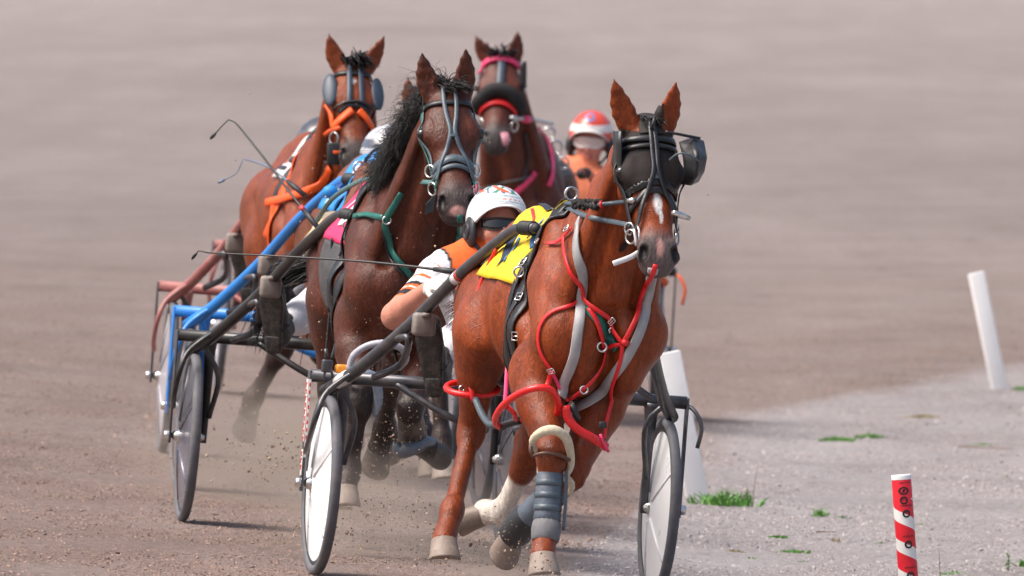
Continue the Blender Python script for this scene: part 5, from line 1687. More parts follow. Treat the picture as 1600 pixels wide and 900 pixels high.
MB().tube([f.L(830, 690, .54), f.L(829, 703, .56), f.L(834, 714, .56)], .008, 8, step=.02).build('knee_strap', BROWNL, hn)
kn, fe, co = [np.array(q) for q in jl['LF']['j'][1:]]
sleeve('shin_boot', kn, fe, [(.2, .046), (.3, .052), (.7, .053), (1.0, .056), (1.1, .05)], BOOTB, hn)
d = fe - kn
sleeve('boot_strap', kn + d * .4, kn + d * .55, [(0, .053), (.1, .058), (.9, .058), (1, .053)], STRAPK, hn)
sleeve('fetlock_wrap', fe - d * .1, co, [(0, .055), (.3, .062), (.8, .06), (1.0, .055)], STRAPK, hn)
kn2 = np.array(jl['LF']['j'][1])
MB().tube([f.L(862, 760, .36), f.L(845, 740, .3), f.L(850, 725, .3), f.L(872, 738, .42), f.L(893, 756, .42), f.L(889, 772, .4)], [.01, .015, .017, .017, .014, .01], 10, step=.02).build('knee_roll', CREAM, hn)

# number cloth over the back, behind the saddle
cl = thing('saddle_cloth', FR1, 'yellow number cloth on the back of the leading chestnut', 'saddle cloth', 'number cloths')
G, N = side_drape(sk, -.08, -.60, -66, 66, 31, 15, .014, lean=.06)
for i in range(31):
    a = abs(-58 + 116 * i / 30)
    for j in range(15):
        G[i, j] += N[i, j] * .004 * math.sin(j * 1.1 + i * .5)
MB().grid(G, .004, N).build('cloth', YELLOW, cl)
def strip_on(G, N, pts, w, m, parent, name, lift=.004):
    """print on a draped sheet; pts in sheet coordinates (0..1, 0..1)"""
    a, b = G.shape[:2]
    Q = cr(np.array(pts, float), .03); P, M = [], []
    for s, t in Q:
        i, j = min(max(s, 0), .999) * (a - 1), min(max(t, 0), .999) * (b - 1)
        i0, j0 = int(i), int(j); fi, fj = i - i0, j - j0
        g = lambda A_: A_[i0, j0] * (1 - fi) * (1 - fj) + A_[i0 + 1, j0] * fi * (1 - fj) + A_[i0, j0 + 1] * (1 - fi) * fj + A_[i0 + 1, j0 + 1] * fi * fj
        P.append(g(G) + g(N) * lift); M.append(g(N))
    return MB().ribbon(P, M, w, .0012).build(name, m, parent)
for s0, sg in ((0, 1), (1, -1)):
    strip_on(G, N, [(s0 + sg * .10, .42), (s0 + sg * .22, .62), (s0 + sg * .33, .78)], .050, NAVY, cl, 'number')
    strip_on(G, N, [(s0 + sg * .12, .32), (s0 + sg * .22, .46), (s0 + sg * .31, .58)], .018, BLUEP, cl, 'number_edge')
    strip_on(G, N, [(s0 + sg * .36, .30), (s0 + sg * .42, .60), (s0 + sg * .45, .9)], .014, REDB, cl, 'piping')
    strip_on(G, N, [(s0 + sg * .30, .06), (s0 + sg * .38, .22), (s0 + sg * .43, .34)], .040, BLUEP, cl, 'number')
strip_on(G, N, [(.5, .0), (.5, .5), (.5, 1.0)], .03, LEATH, cl, 'back_strap', .006)

# hair of the leader: forelock bun, short mane, tail
crest = [Hd(-.02, 0, -.02), Hd(-.06, -.01, -.08), np.array([.35, .02, 1.66]), np.array([.2, .0, 1.58])]
strands([Hd(.0, -.03, .0), Hd(.0, .03, .0)], [Hd.ez + Hd.ex * .2, Hd.ez + Hd.ex * .2], .06, 90, .004, Hd.ex * 1.6, .002, 3, 6, .3).build('forelock', HAIRB, h1)
tl = np.array([[-1.22, 0, 1.24], [-1.26, 0, 1.20]])
strands(tl, [(-.7, -.62, .0), (-.7, -.62, -.1)], .32, 330, .0026, (.3, -.7, -1.1), .006, 9, 10, .13).build('tail', HAIRBR, h1)

# ================================================= dark bay with green bridle
f = FR2
sk = SK2
Hd = sk.H
br = thing('bridle', FR2, 'green and black bridle with chrome rings on the dark bay horse', 'bridle', 'bridles')
hstrap(sk, 'browband', [(.075, -105), (.085, -60), (.092, 0), (.085, 60), (.075, 105)], .024, LEATH, br, .006)
hstrap(sk, 'noseband', [(.37, -175), (.375, -110), (.365, -60), (.35, 0), (.365, 60), (.375, 110), (.37, 175)], .036, SLATE, br, .005, .005)
hstrap(sk, 'noseband', [(.405, -150), (.405, -100), (.395, -60), (.385, 0), (.395, 60), (.405, 100), (.405, 150)], .020, SLATE, br, .006, .004)
for sg in (-1, 1):
    hstrap(sk, 'overcheck_strap', [(.01, sg * 16), (.08, sg * 17), (.16, sg * 13), (.235, sg * 6), (.30, sg * 22), (.36, sg * 42), (.43, sg * 70)], .017, SLATE, br, .011)
    hstrap(sk, 'cheek_strap', [(.05, sg * 100), (.15, sg * 96), (.28, sg * 100), (.40, sg * 102), (.46, sg * 104)], .020, TEAL, br, .006)
    hstrap(sk, 'cheek_strap', [(.06, sg * 90), (.16, sg * 84), (.28, sg * 82), (.37, sg * 84)], .014, SLATE, br, .006)
    bit_ring(sk, .365, sg * 92, .024, br, off=.014)
    bit_ring(sk, .44, sg * 102, .026, br, off=.018)
    hstrap(sk, 'bit_strap', [(.40, sg * 62), (.43, sg * 70), (.46, sg * 80)], .016, TEAL, br, .010)
MB().box(Hd(.235, 0, .028), (.05, .026, .008), np.stack([Hd.ex, Hd.ey, Hd.ez], 1), .003).build('strap_keeper', SLATE, br)
free_strap(f, 'rein', [(592, 276, .0), (620, 281, .25), (655, 284, .55), (688, 286, .80)], .020, TEALP, br)
free_strap(f, 'rein', [(592, 276, .0), (560, 284, -.4), (520, 310, -.9), (495, 345, -1.5)], .020, TEALP, br)
MB().torus(f.L(599, 270, .05), (1, 0, 0), .024, .005, 22, 7).build('terret', CHROME, br)

hn = thing('racing_harness', FR2, 'green and black harness with dark girth pad on the dark bay horse', 'harness', 'harnesses')
for x0, w in ((.10, .045), (.04, .06)): girth_band(sk, 'girth', x0, w, LEATH, hn, .010, lean=.05)
G, N = side_drape(sk, .13, -.03, -42, 42, 21, 7, .018)
MB().grid(G, .014, N).build('saddle_pad', LEATH, hn)
G, N = side_drape(sk, .0, -.28, -128, -66, 15, 9, .010)
MB().grid(G, .006, N).build('girth_pad', GREYPAD, hn)
G, N = side_drape(sk, .0, -.28, 66, 128, 15, 9, .010)
MB().grid(G, .006, N).build('girth_pad', GREYPAD, hn)
pstrap(sk, 'breast_strap', [(556, 340), (575, 338), (602, 340)], .024, TEAL, hn, .012, .005)
pstrap(sk, 'breast_strap', [(626, 300), (615, 322), (603, 345), (603, 362), (612, 385), (625, 408), (640, 432)], .026, TEAL, hn, .012, .005)
pstrap(sk, 'breast_strap', [(600, 350), (600, 375), (612, 405), (628, 430)], .012, LEATH, hn, .010, .004)
pstrap(sk, 'breast_strap', [(718, 335), (716, 360), (710, 390), (700, 420)], .022, TEAL, hn, .012, .005)
MB().torus(sk.hit(604, 344)[0] + np.array([.016, 0, 0]), (1, 0, 0), .016, .004, 18, 6).build('ring', CHROME, hn)
MB().torus(f.L(565, 338, .10), (1, -.2, .2), .028, .0045, 20, 6).build('ring', CHROME, hn)
MB().torus(f.L(549, 352, .10), (1, .1, 0), .034, .004, 20, 6, ry=.024).build('ring', CHROME, hn)
free_tube(f, 'hobble_hanger', [(518, 372, -.1), (519, 430, -.12), (514, 500, -.1), (510, 545, -.1), (508, 562, -.1)], .005, STRAPK, hn)
free_tube(f, 'hobble_hanger', [(525, 400, -.1), (527, 470, -.1), (525, 530, -.1), (518, 560, -.1)], .005, SLATE, hn)
jl = POSE2['legs']
kn, fe, co = [np.array(q) for q in jl['RF']['j'][1:]]
d = fe - kn
MB().tube([f.L(541, 606, .45), f.L(545, 592, .5), f.L(562, 586, .54), f.L(582, 588, .52), f.L(590, 606, .5), f.L(591, 632, .48), f.L(586, 650, .46)], [.008, .016, .022, .022, .020, .016, .008], 10, step=.02).build('knee_boot', mat('pale_blue_knee_boot', (.22, .27, .34), .35, var=.3, dirt=.2), hn)
kn, fe, co = [np.array(q) for q in jl['LF']['j'][1:]]
sleeve('shin_boot', kn, fe, [(.1, .05), (.5, .055), (1, .06)], mat('dusty_dark_boot', (.03, .028, .028), .5, var=.4, dirt=.8), hn)
MB().tube([f.L(618, 690, .3), f.L(624, 705, .3), f.L(640, 702, .3), f.L(660, 692, .26), f.L(676, 690, .2)], [.012, .028, .03, .026, .018], 12, step=.02).build('bell_boot', mat('slate_bell_boot', (.10, .12, .15), .35, var=.3, dirt=.35), hn)
# magenta number cloth
cl = thing('saddle_cloth', FR2, 'magenta and white number cloth on the dark bay horse', 'saddle cloth', 'number cloths')
G, N = side_drape(sk, -.02, -.46, -66, 66, 31, 15, .014, lean=.08)
MB().grid(G, .004, N).build('cloth', MAGENTA, cl)
for s0, sg in ((0, 1), (1, -1)):
    strip_on(G, N, [(s0 + sg * .12, .30), (s0 + sg * .26, .30), (s0 + sg * .45, .30)], .040, WHITECL, cl, 'stripe')
    strip_on(G, N, [(s0 + sg * .02, .10), (s0 + sg * .2, .06), (s0 + sg * .45, .05)], .024, TEALP, cl, 'stripe')
    strip_on(G, N, [(s0 + sg * .15, .62), (s0 + sg * .30, .66), (s0 + sg * .45, .64)], .022, WHITECL, cl, 'stripe')
# hair: flying mane, forelock, tail
crest = np.array([sk.near(p)[0] for p in cr([Hd(-.02, 0, -.03), Hd(-.03, -.02, -.10), np.array([.42, .03, 1.70]), np.array([.30, .0, 1.62]), np.array([.12, 0, 1.55])], .06)])
strands(crest, np.tile(unit([-.05, -.95, .45]), (len(crest), 1)), .18, 2200, .0019, (.1, -.05, -3.2), .016, 21, 9, .22).build('mane', HAIRB, h2)
strands(crest[:4], np.tile(unit([0, -.6, .9]), (4, 1)), .20, 40, .0014, (0, -1.9, -1.6), .016, 25, 10, .45).build('mane_wisps', HAIRB, h2)
strands([Hd(.0, -.04, .0), Hd(.0, .04, .0)], [Hd.ez + Hd.ey * .3 - Hd.ex * .2, Hd.ez + Hd.ey * .5], .11, 170, .003, Hd.ex * 1.6 + Hd.ey * 1.2, .004, 23, 7, .25).build('forelock', HAIRB, h2)
tm = MB(); rgt = np.random.default_rng(77)
for q in range(170):
    j_ = lambda k: rgt.normal(0, k, 3)
    a = rgt.random()
    e = FR2.L(388 + 34 * a, 505 + 45 * rgt.random(), -1.42) + j_(.012)
    tm.tube([np.array([-1.23, 0, 1.20]) + j_(.012), np.array([-1.36, -.12, 1.17]) + j_(.02), FR2.L(448, 428, -1.42) + j_(.028), FR2.L(416 + 16 * a, 462, -1.44) + j_(.022), e], np.array([.003, .0028, .0022, .0016, .0006]), 4, step=.04, caps=False)
tm.build('tail', HAIRB, h2)

# ================================================= bay with orange noseband
f = FR3
sk = SK3
Hd = sk.H
br = thing('bridle', FR3, 'bridle with slate blue blinkers and orange noseband on the far left bay', 'bridle', 'bridles')
hstrap(sk, 'browband', [(.07, -100), (.08, -50), (.085, 0), (.08, 50), (.07, 100)], .022, LEATH, br, .006)
for sg in (-1, 1):
    hstrap(sk, 'overcheck_strap', [(.03, sg * 18), (.12, sg * 20), (.2, sg * 20), (.27, sg * 24)], .024, BLINKB, br, .008)
    hstrap(sk, 'cheek_strap', [(.05, sg * 100), (.2, sg * 96), (.34, sg * 100), (.45, sg * 102)], .022, LEATH, br, .006)
    bit_ring(sk, .42, sg * 98, .028, br)
    bx = Hd(.17, sg * .104, -.018); sdv = unit(Hd.ey * sg * .5 + Hd.ez * .85); al = Hd.ex
    oth = np.cross(al, sdv)
    blk = MB().ball(bx, (.086, .036, .016), 20, 12, np.stack([al, oth, sdv], 1)); blk.build('blinker', BLINKB, br)
    hstrap(sk, 'noseband', [(.36, sg * 110), (.36, sg * 80), (.345, sg * 50), (.30, sg * 12)], .036, ORANGEN, br, .014, .010)
hstrap(sk, 'nose_roll', [(.30, -60), (.275, -30), (.27, 0), (.275, 30), (.30, 60)], .030, LEATH, br, .012, .008)
hstrap(sk, 'noseband_frame', [(.27, -70), (.26, -30), (.258, 0), (.26, 30), (.27, 70)], .012, LEATH, br, .022, .005)
hstrap(sk, 'cheek_strap', [(.22, -95), (.30, -92), (.36, -100)], .034, ORANGEN, br, .016, .008)
free_tube(f, 'rein', [(530, 200, .9), (515, 205, .7), (497, 222, .3), (488, 232, .0)], .010, ORANGEN, br)
MB().box(f.L(524, 240, .85), (.02, .075, .10), None, .02).build('murphy_flap', STRAPK, br)
MB().box(f.L(526, 238, .90), (.008, .03, .014), None, .003).build('flap_mark', ORANGEN, br)
MB().torus(f.L(488, 232, .0), (1, 0, 0), .024, .005, 20, 6).build('terret', CHROME, br)
strands([Hd(.0, -.05, .0), Hd(.0, .05, .0)], [Hd.ez, Hd.ez], .10, 90, .006, Hd.ex * 1.4, .004, 31, 6, .4).build('forelock', HAIRB, h3)
crest = np.array([sk.near(p)[0] for p in cr([Hd(-.02, 0, -.03), np.array([.4, .0, 1.70]), np.array([.2, 0, 1.56])], .08)])
strands(crest, np.tile(unit([0, .6, .6]), (len(crest), 1)), .16, 120, .006, (0, .4, -1.9), .006, 33, 6, .25).build('mane', HAIRB, h3)
strands(np.array([[-1.22, 0, 1.22], [-1.26, 0, 1.18]]), [(-.6, .1, -.6), (-.6, .1, -.7)], .55, 140, .004, (.3, .1, -1.4), .006, 35, 8, .10).build('tail', HAIRB, h3)
hn = thing('racing_harness', FR3, 'orange and black harness on the far left bay', 'harness', 'harnesses')
girth_band(sk, 'girth', -.04, .07, ORANGEN, hn, .012, lean=.05)
girth_band(sk, 'girth', -.11, .05, LEATH, hn, .012, lean=.05)
pstrap(sk, 'breast_strap', [(420, 318), (445, 312), (475, 302), (500, 285), (520, 262)], .04, ORANGEN, hn, .014, .008)
pstrap(sk, 'breast_strap', [(512, 250), (505, 275), (497, 300), (495, 330)], .03, BROWNL, hn, .012, .006)
pstrap(sk, 'hobble_hanger', [(432, 320), (428, 345), (420, 370)], .05, ORANGEN, hn, .012, .008)
cl = thing('saddle_cloth', FR3, 'white chequered number cloth on the far left bay', 'saddle cloth', 'number cloths')
G, N = side_drape(sk, -.16, -.36, -52, 52, 31, 13, .016, lean=.08)
MB().grid(G, .004, N).build('cloth', WHITECL, cl)
for s0, sg in ((0, 1), (1, -1)):
    for q in range(4):
        strip_on(G, N, [(s0 + sg * (.08 + q * .11), .25 + .25 * (q % 2)), (s0 + sg * (.125 + q * .11), .25 + .25 * (q % 2))], .07, NAVY, cl, 'check')

# ================================================= dark bay at the back
f = FR4
sk = SK4
Hd = sk.H
br = thing('bridle', FR4, 'pink bridle with thick black sheepskin noseband on the horse at the back', 'bridle', 'bridles')
hstrap(sk, 'browband', [(.07, -110), (.06, -60), (.05, 0), (.06, 60), (.07, 110)], .040, PINK, br, .010, .010)
P, N = hp_path(sk, [(.30, -120), (.29, -70), (.265, -35), (.26, 0), (.265, 35), (.29, 70), (.30, 120)], .028)
MB().tube(P, .036, 12).build('nose_roll', SHEEPB, br)
hstrap(sk, 'noseband', [(.35, -110), (.345, -60), (.335, 0), (.345, 60), (.35, 110)], .030, RED, br, .012, .008)
hstrap(sk, 'overcheck_strap', [(.03, 0), (.1, 0), (.18, 0), (.24, 0)], .040, BLINKB, br, .010)
for sg in (-1, 1):
    hstrap(sk, 'cheek_strap', [(.06, sg * 100), (.2, sg * 98), (.34, sg * 100), (.44, sg * 102)], .02, LEATH, br, .008)
    bit_ring(sk, .42, sg * 98, .028, br)
MB().grid(np.array([[f.L(u, v, x) for u, x in ((812, .76), (817, .82), (823, .78))] for v in (96, 105, 115, 128, 138)]), .008, np.tile((1.0, 0, 0), (5, 3, 1))).build('blinker', LEATH, br)
MB().tube([f.L(800, 184, .85), f.L(830, 187, .5), f.L(862, 193, .1)], .012, 8, step=.05).build('head_pole', mat('pale_pole', (.5, .5, .52), .3, .4), br)
MB().tube([f.L(817, 186, .66), f.L(827, 187, .54)], .020, 10).build('pole_sleeve', PINK, br)
tg = MB(); tg.tube([f.L(788, 208, .97), f.L(791, 218, .99), f.L(789, 228, 1.0)], [.022, .024, .010], 10, flat=.4); tg.build('tongue', mat('tongue', (.50, .22, .26), .3), h4)
hn = thing('racing_harness', FR4, 'pink and black harness on the dark bay at the back', 'harness', 'harnesses')
for x0, w in ((-.03, .05), (-.10, .07)): girth_band(sk, 'girth', x0, w, LEATH, hn, .012, lean=.05)
G, N = side_drape(sk, .02, -.34, -70, 70, 21, 9, .02)
MB().grid(G, .02, N).build('saddle_pad', GREYPAD, hn)
for p, s_ in (((858, 208, .0), .03), ((868, 230, .0), .035), ((880, 255, .0), .03)):
    MB().torus(f.L(*p), (1, 0, 0), s_, .006, 18, 6).build('ring', CHROME, hn)
pstrap(sk, 'breast_strap', [(838, 200), (850, 215), (860, 240), (861, 268), (856, 290)], .026, PINK, hn, .012, .006)
pstrap(sk, 'breast_strap', [(738, 285), (750, 300), (765, 312)], .03, PINK, hn, .012, .006)
pstrap(sk, 'breast_strap', [(836, 268), (822, 285), (805, 302), (800, 318)], .03, PINK, hn, .012, .006)
pstrap(sk, 'breast_strap', [(740, 300), (775, 288), (810, 280), (836, 272)], .012, GREYPAD, hn, .014, .004)
pstrap(sk, 'breast_strap', [(820, 205), (824, 240), (818, 275), (808, 310)], .016, LEATH, hn, .012, .004)
strands([Hd(.0, -.05, .0), Hd(.0, .05, .0)], [Hd.ez, Hd.ez], .10, 70, .007, Hd.ex * 1.4, .004, 41, 6, .4).build('forelock', HAIRB, h4)
strands(np.array([[-1.22, 0, 1.22], [-1.26, 0, 1.18]]), [(-.6, 0, -.3), (-.6, 0, -.4)], .8, 100, .008, (.1, -.1, -1.4), .01, 45, 8, .25).build('tail', HAIRB, h4)

# ================================================= hidden bay on the blue sulky
f = FR5
sk = SK5
Hd = sk.H
hn = thing('racing_harness', FR5, 'blue harness on the half hidden bay', 'harness', 'harnesses')
girth_band(sk, 'girth', -.04, .07, BLUECL, hn, .012, lean=.05)
MB().torus(f.L(562, 262, .05), (1, 0, 0), .026, .005, 18, 6).build('terret', CHROME, hn)
MB().ball(f.L(516, 300, -.1), (.03, .035, .03), 10, 8).build('hitch_knob', BLUECL, hn)
cl = thing('saddle_cloth', FR5, 'blue and white number cloth behind the magenta one', 'saddle cloth', 'number cloths')
G, N = side_drape(sk, -.14, -.50, -60, 60, 25, 11, .016, lean=.08)
MB().grid(G, .004, N).build('cloth', BLUECL, cl)
for s0, sg in ((0, 1), (1, -1)):
    strip_on(G, N, [(s0 + sg * .05, .5), (s0 + sg * .25, .5), (s0 + sg * .45, .5)], .06, WHITECL, cl, 'stripe')
strands(np.array([[-1.22, 0, 1.22], [-1.26, 0, 1.18]]), [(-.6, 0, -.3), (-.6, 0, -.4)], .8, 80, .008, (.1, -.1, -1.4), .01, 55, 8, .25).build('tail', HAIRB, h5)
# ------------------------------------------------------------------ posts, weeds, loose dirt
POSTW = mat('white_plastic_post', (.80, .79, .78), .42, var=.05, scale=6, dirt=.12, dirtcol=(.55, .50, .46))
def tape_mat(axis_o, ax):
    """white plastic pipe wound with red tape in a rising spiral"""
    m, nt, b = nodes_of('red_and_white_taped_post')
    tc = nt.nodes.new('ShaderNodeTexCoord')
    sep = nt.nodes.new('ShaderNodeSeparateXYZ'); nt.links.new(tc.outputs['Object'], sep.inputs[0])
    an = nt.nodes.new('ShaderNodeMath'); an.operation = 'ARCTAN2'; nt.links.new(sep.outputs['Y'], an.inputs[0]); nt.links.new(sep.outputs['X'], an.inputs[1])
    a = nt.nodes.new('ShaderNodeMath'); a.operation = 'MULTIPLY_ADD'; a.inputs[1].default_value = 1 / (2 * math.pi)
    z = nt.nodes.new('ShaderNodeMath'); z.operation = 'MULTIPLY'; z.inputs[1].default_value = 1 / .115
    nt.links.new(sep.outputs['Z'], z.inputs[0]); nt.links.new(an.outputs[0], a.inputs[0]); nt.links.new(z.outputs[0], a.inputs[2])
    fr = nt.nodes.new('ShaderNodeMath'); fr.operation = 'FRACT'; nt.links.new(a.outputs[0], fr.inputs[0])
    r = _ramp(nt, fr.outputs[0], [(.0, (.78, .76, .74)), (.38, (.78, .76, .74)), (.385, (.72, .015, .03)), (.985, (.72, .015, .03)), (.99, (.78, .76, .74))])
    n = _noise(nt, 30, 4, .6, tc.outputs['Object'])
    v = _ramp(nt, n.outputs['Fac'], [(.3, .9), (.7, 1.05)])
    tp_ = nt.nodes.new('ShaderNodeMath'); tp_.operation = 'GREATER_THAN'; tp_.inputs[1].default_value = TAPE_TOP; nt.links.new(sep.outputs['Z'], tp_.inputs[0])
    class _r: outputs = [_mix(nt, tp_.outputs[0], r.outputs[0], (.72, .015, .03))]
    r = _r
    nt.links.new(_mix(nt, 1.0, r.outputs[0], v.outputs[0], 'MULTIPLY'), b.inputs['Base Color'])
    b.inputs['Roughness'].default_value = .35
    return m
def square_post(name, u0, v0, u1, v1, w, d, label, yaw=8):
    """leaning rectangular post: picture point of its foot and of its top"""
    a = on_ground(u0, v0)
    top = at(u1, v1, a[1])
    up = top - a; L = np.linalg.norm(up); up = unit(up)
    fw = unit(np.array([math.sin(R(yaw)), -math.cos(R(yaw)), 0]) - (np.array([math.sin(R(yaw)), -math.cos(R(yaw)), 0]) @ up) * up)
    sd = np.cross(up, fw)
    mb = MB().box(a + up * (L / 2 - .08), (w, d, L + .16), np.stack([sd, fw, up], 1), .006)
    o = mb.build(name, POSTW)
    tag(o, label, 'post', 'white rail posts')
    o.modifiers.new('shade', 'EDGE_SPLIT').split_angle = R(35)
    return o
square_post('rail_post', 1089, 778, 1045, 550, .10, .08, 'white leaning post just right of the leading sulky wheel')
square_post('rail_post', 1562, 608, 1525, 426, .088, .07, 'white leaning post standing alone at the far right')
# striped post in the near right corner
ft = on_ground(1425, 985)
tp = at(1408, 742, ft[1])
up = unit(tp - ft); L = np.linalg.norm(tp - ft)
q = Vector(up).to_track_quat('Z', 'Y')
root = bpy.data.objects.new('marker_post', None); COL.objects.link(root)
fwv = np.array([0, -1.0, 0])
zx = unit(np.cross(up, fwv)); fx = np.cross(zx, up)
M = Matrix.Identity(4)
for i in range(3):
    M[i][0] = -fx[i]; M[i][1] = -zx[i]; M[i][2] = up[i]; M[i][3] = ft[i]
# keep right-handed
mm = np.stack([-fx, np.cross(up, -fx), up], 1)
for i in range(3):
    for j in range(3): M[i][j] = mm[i, j]
root.matrix_world = M
tag(root, 'round post wound in red and white tape in the near right corner', 'post')
rad = .0375
pipe = MB(); pipe.lathe((0, 0, 0), (0, 0, 1), [(rad, -.1), (rad, L * .3), (rad, L * .6), (rad, L - .004), (rad - .002, L - .001), (rad - .006, L - .001), (rad - .007, L - .005), (rad - .007, L - .12)], 40)
TAPE_TOP = L - .09
pipe.build('pipe', tape_mat(None, None), root)
cp = MB(); cp.lathe((0, 0, 0), (0, 0, 1), [(rad + .0006, L - .018), (rad + .0008, L - .002), (rad - .001, L + .0008), (rad - .007, L + .0008), (rad - .008, L - .006)], 40); cp.lathe((0, 0, 0), (0, 0, 1), [(.0, L - .010), (rad - .006, L - .010)], 40)
cp.build('rim', POSTW, root)
INK = mat('black_print', (.02, .012, .012), .5, var=.2)
def on_pipe(name, z, a0, shapes):
    """flat print wrapped on the pipe: list of polygons in (arc metres, height)"""
    mb = MB()
    for poly in shapes:
        V = [((rad + .0012) * math.cos(a0 + x / rad), (rad + .0012) * math.sin(a0 + x / rad), z + y) for x, y in poly]
        mb.add(V, [tuple(range(len(poly)))])
    return mb.build(name, INK, root, smooth=False)
def disc_poly(cx, cy, r, n=20, sx=1.0):
    return [(cx + r * sx * math.cos(2 * math.pi * k / n), cy + r * math.sin(2 * math.pi * k / n)) for k in range(n)]
def ring_polys(cx, cy, r0, r1, n=20, sx=1.0):
    a = disc_poly(cx, cy, r1, n, sx); b = disc_poly(cx, cy, r0, n, sx)
    return [[a[k], a[(k + 1) % n], b[(k + 1) % n], b[k]] for k in range(n)]
FA = math.pi + .0        # the side facing the course
def bar(x0, y0, x1, y1): return [(x0, y0), (x1, y0), (x1, y1), (x0, y1)]
def words(n, w, h, seed):
    rg = random.Random(seed); out = []
    for k in range(n):
        x = -n * w / 2 + k * w
        out.append(bar(x, 0, x + w * .25, h)); 
        if rg.random() < .7: out.append(bar(x + w * .25, h * .75, x + w * .7, h))
        if rg.random() < .7: out.append(bar(x + w * .25, 0, x + w * .7, h * .25))
        if rg.random() < .5: out.append(bar(x + w * .5, 0, x + w * .72, h))
    return out
for k, (z, big) in enumerate(((L - .06, True), (L - .155, False), (L - .272, False), (L - .39, False))):
    on_pipe('tape_print', z + (.028 if big else .036), FA + .35, words(9, .0052, .006, k))
    if big:
        on_pipe('tape_emblem', z - .0, FA + .12, ring_polys(0, 0, .0095, .0155, 22, 1.3) + [bar(-.022, -.0015, .022, .0015), [(-.008, -.007), (.002, -.007), (.009, .007), (-.001, .007)]])
        on_pipe('tape_roundel', z - .036, FA + .08, ring_polys(0, 0, .0085, .0155) + words(3, .005, .008, 9) )
    else:
        on_pipe('tape_roundel', z + .008, FA + .25, ring_polys(0, 0, .0085, .0155) + words(3, .005, .008, 5 + k))

# weeds
GRASS = mat('grass_blade', (.09, .25, .03), .5, var=.45, scale=20)
GRASSD = mat('dry_grass', (.30, .24, .11), .6, var=.3, scale=20)
def tuft(u, v, wpx, hpx, n, label, seed, leafy=False, dry=.12, m=None, name='grass_tuft'):
    c = on_ground(u, v); s = FPX / c[1]
    rg = np.random.default_rng(seed)
    W, Hh = wpx / s, hpx / s
    mb = MB()
    for i in range(n):
        x = float(np.clip(rg.normal(0, W * .25), -W * .5, W * .5)); y = rg.normal(0, min(max(W * .2, .015), .04))
        b = np.array([x, y, 0.0])
        h_ = Hh * rg.uniform(.35, 1.0) * (1 - .35 * min(1, abs(x) / (W * .6)))
        ln = np.array([rg.normal(0, .45) + x / max(W, .01) * .8, rg.normal(0, .4), 1.0]); ln = unit(ln)
        w = rg.uniform(.0022, .0048) * (2.2 if leafy else 1)
        sd = unit(np.cross(ln, [rg.normal(0, .6), 1, 0])) * w
        bendv = np.array([rg.normal(0, .3), rg.normal(0, .3), -.25]) * h_
        p1 = b + ln * h_ * .55; p2 = b + ln * h_ + bendv * .6
        V = [b - sd, b + sd, p1 + sd * .9, p1 - sd * .9, p2]
        mb.add(V, [(0, 1, 2, 3), (3, 2, 4)])
    o = mb.build(name, m or GRASS, None, False)
    o.location = (c[0], c[1], float(ground_z(c[0], c[1])) - .004)
    tag(o, label, 'grass' if name == 'grass_tuft' else 'weed', 'weeds on the verge')
    return o
TU = [
    (1135, 790, 105, 42, 170, 'tall green grass tuft at the foot of the near white post', 1),
    (1308, 690, 50, 14, 380, 'flat green grass patch in the middle of the verge, wider left half', 2),
    (1358, 684, 40, 14, 90, 'small green grass patch touching the right end of a wider one', 3),
    (1442, 653, 52, 10, 300, 'thin distant grass patch at the upper edge of the verge', 4),
    (1535, 697, 40, 9, 100, 'thin grass wisp beside a twig below the far post', 5),
    (1283, 806, 22, 26, 26, 'small upright grass tuft in the middle of the foreground verge', 6),
    (1318, 809, 30, 8, 22, 'sparse low grass right of the small upright tuft', 7),
    (1238, 863, 52, 10, 120, 'low grass strip near the bottom edge of the verge', 9),
    (1250, 879, 32, 8, 30, 'faint grass strip under the low one at the bottom', 10),
    (1145, 864, 36, 12, 60, 'sparse dry grass near the bottom right of the leading wheel', 11),
    (1172, 876, 24, 14, 14, 'thin grass sprigs left of the low bottom strip', 12),
    (1594, 610, 26, 14, 40, 'green tuft at the right edge beside the far post', 13),
    (1594, 794, 14, 8, 12, 'tiny green sprig at the right edge halfway down', 14),
    (1436, 820, 10, 6, 10, 'tiny green leaf right of the striped post', 15),
    (1490, 897, 40, 12, 26, 'short green grass at the bottom edge right of the striped post', 16),
    (1598, 885, 16, 26, 18, 'upright weed cut by the right edge at the bottom', 17),
    (1566, 712, 14, 5, 10, 'tiny dry tuft right of the twig', 20),
    (1573, 748, 16, 6, 10, 'tiny tan tuft at the right, above the sprig', 21),
    (1376, 849, 12, 8, 10, 'tiny tuft left of the striped post', 22),
    (1307, 846, 14, 14, 12, 'small yellowish sprig right of the round weed', 23),
    (1072, 766, 24, 16, 14, 'pale dry grass at the left foot of the near white post', 24),
]
for (u, v, w, h_, n, lab, sd) in TU:
    tuft(u, v, w, h_, n, lab, sd, m=GRASSD if ('dry' in lab or 'tan' in lab or 'yellowish' in lab) else None)
tuft(1217, 842, 30, 14, 40, 'round leafy weed left of the middle of the foreground verge', 8, leafy=True, name='leafy_weed')
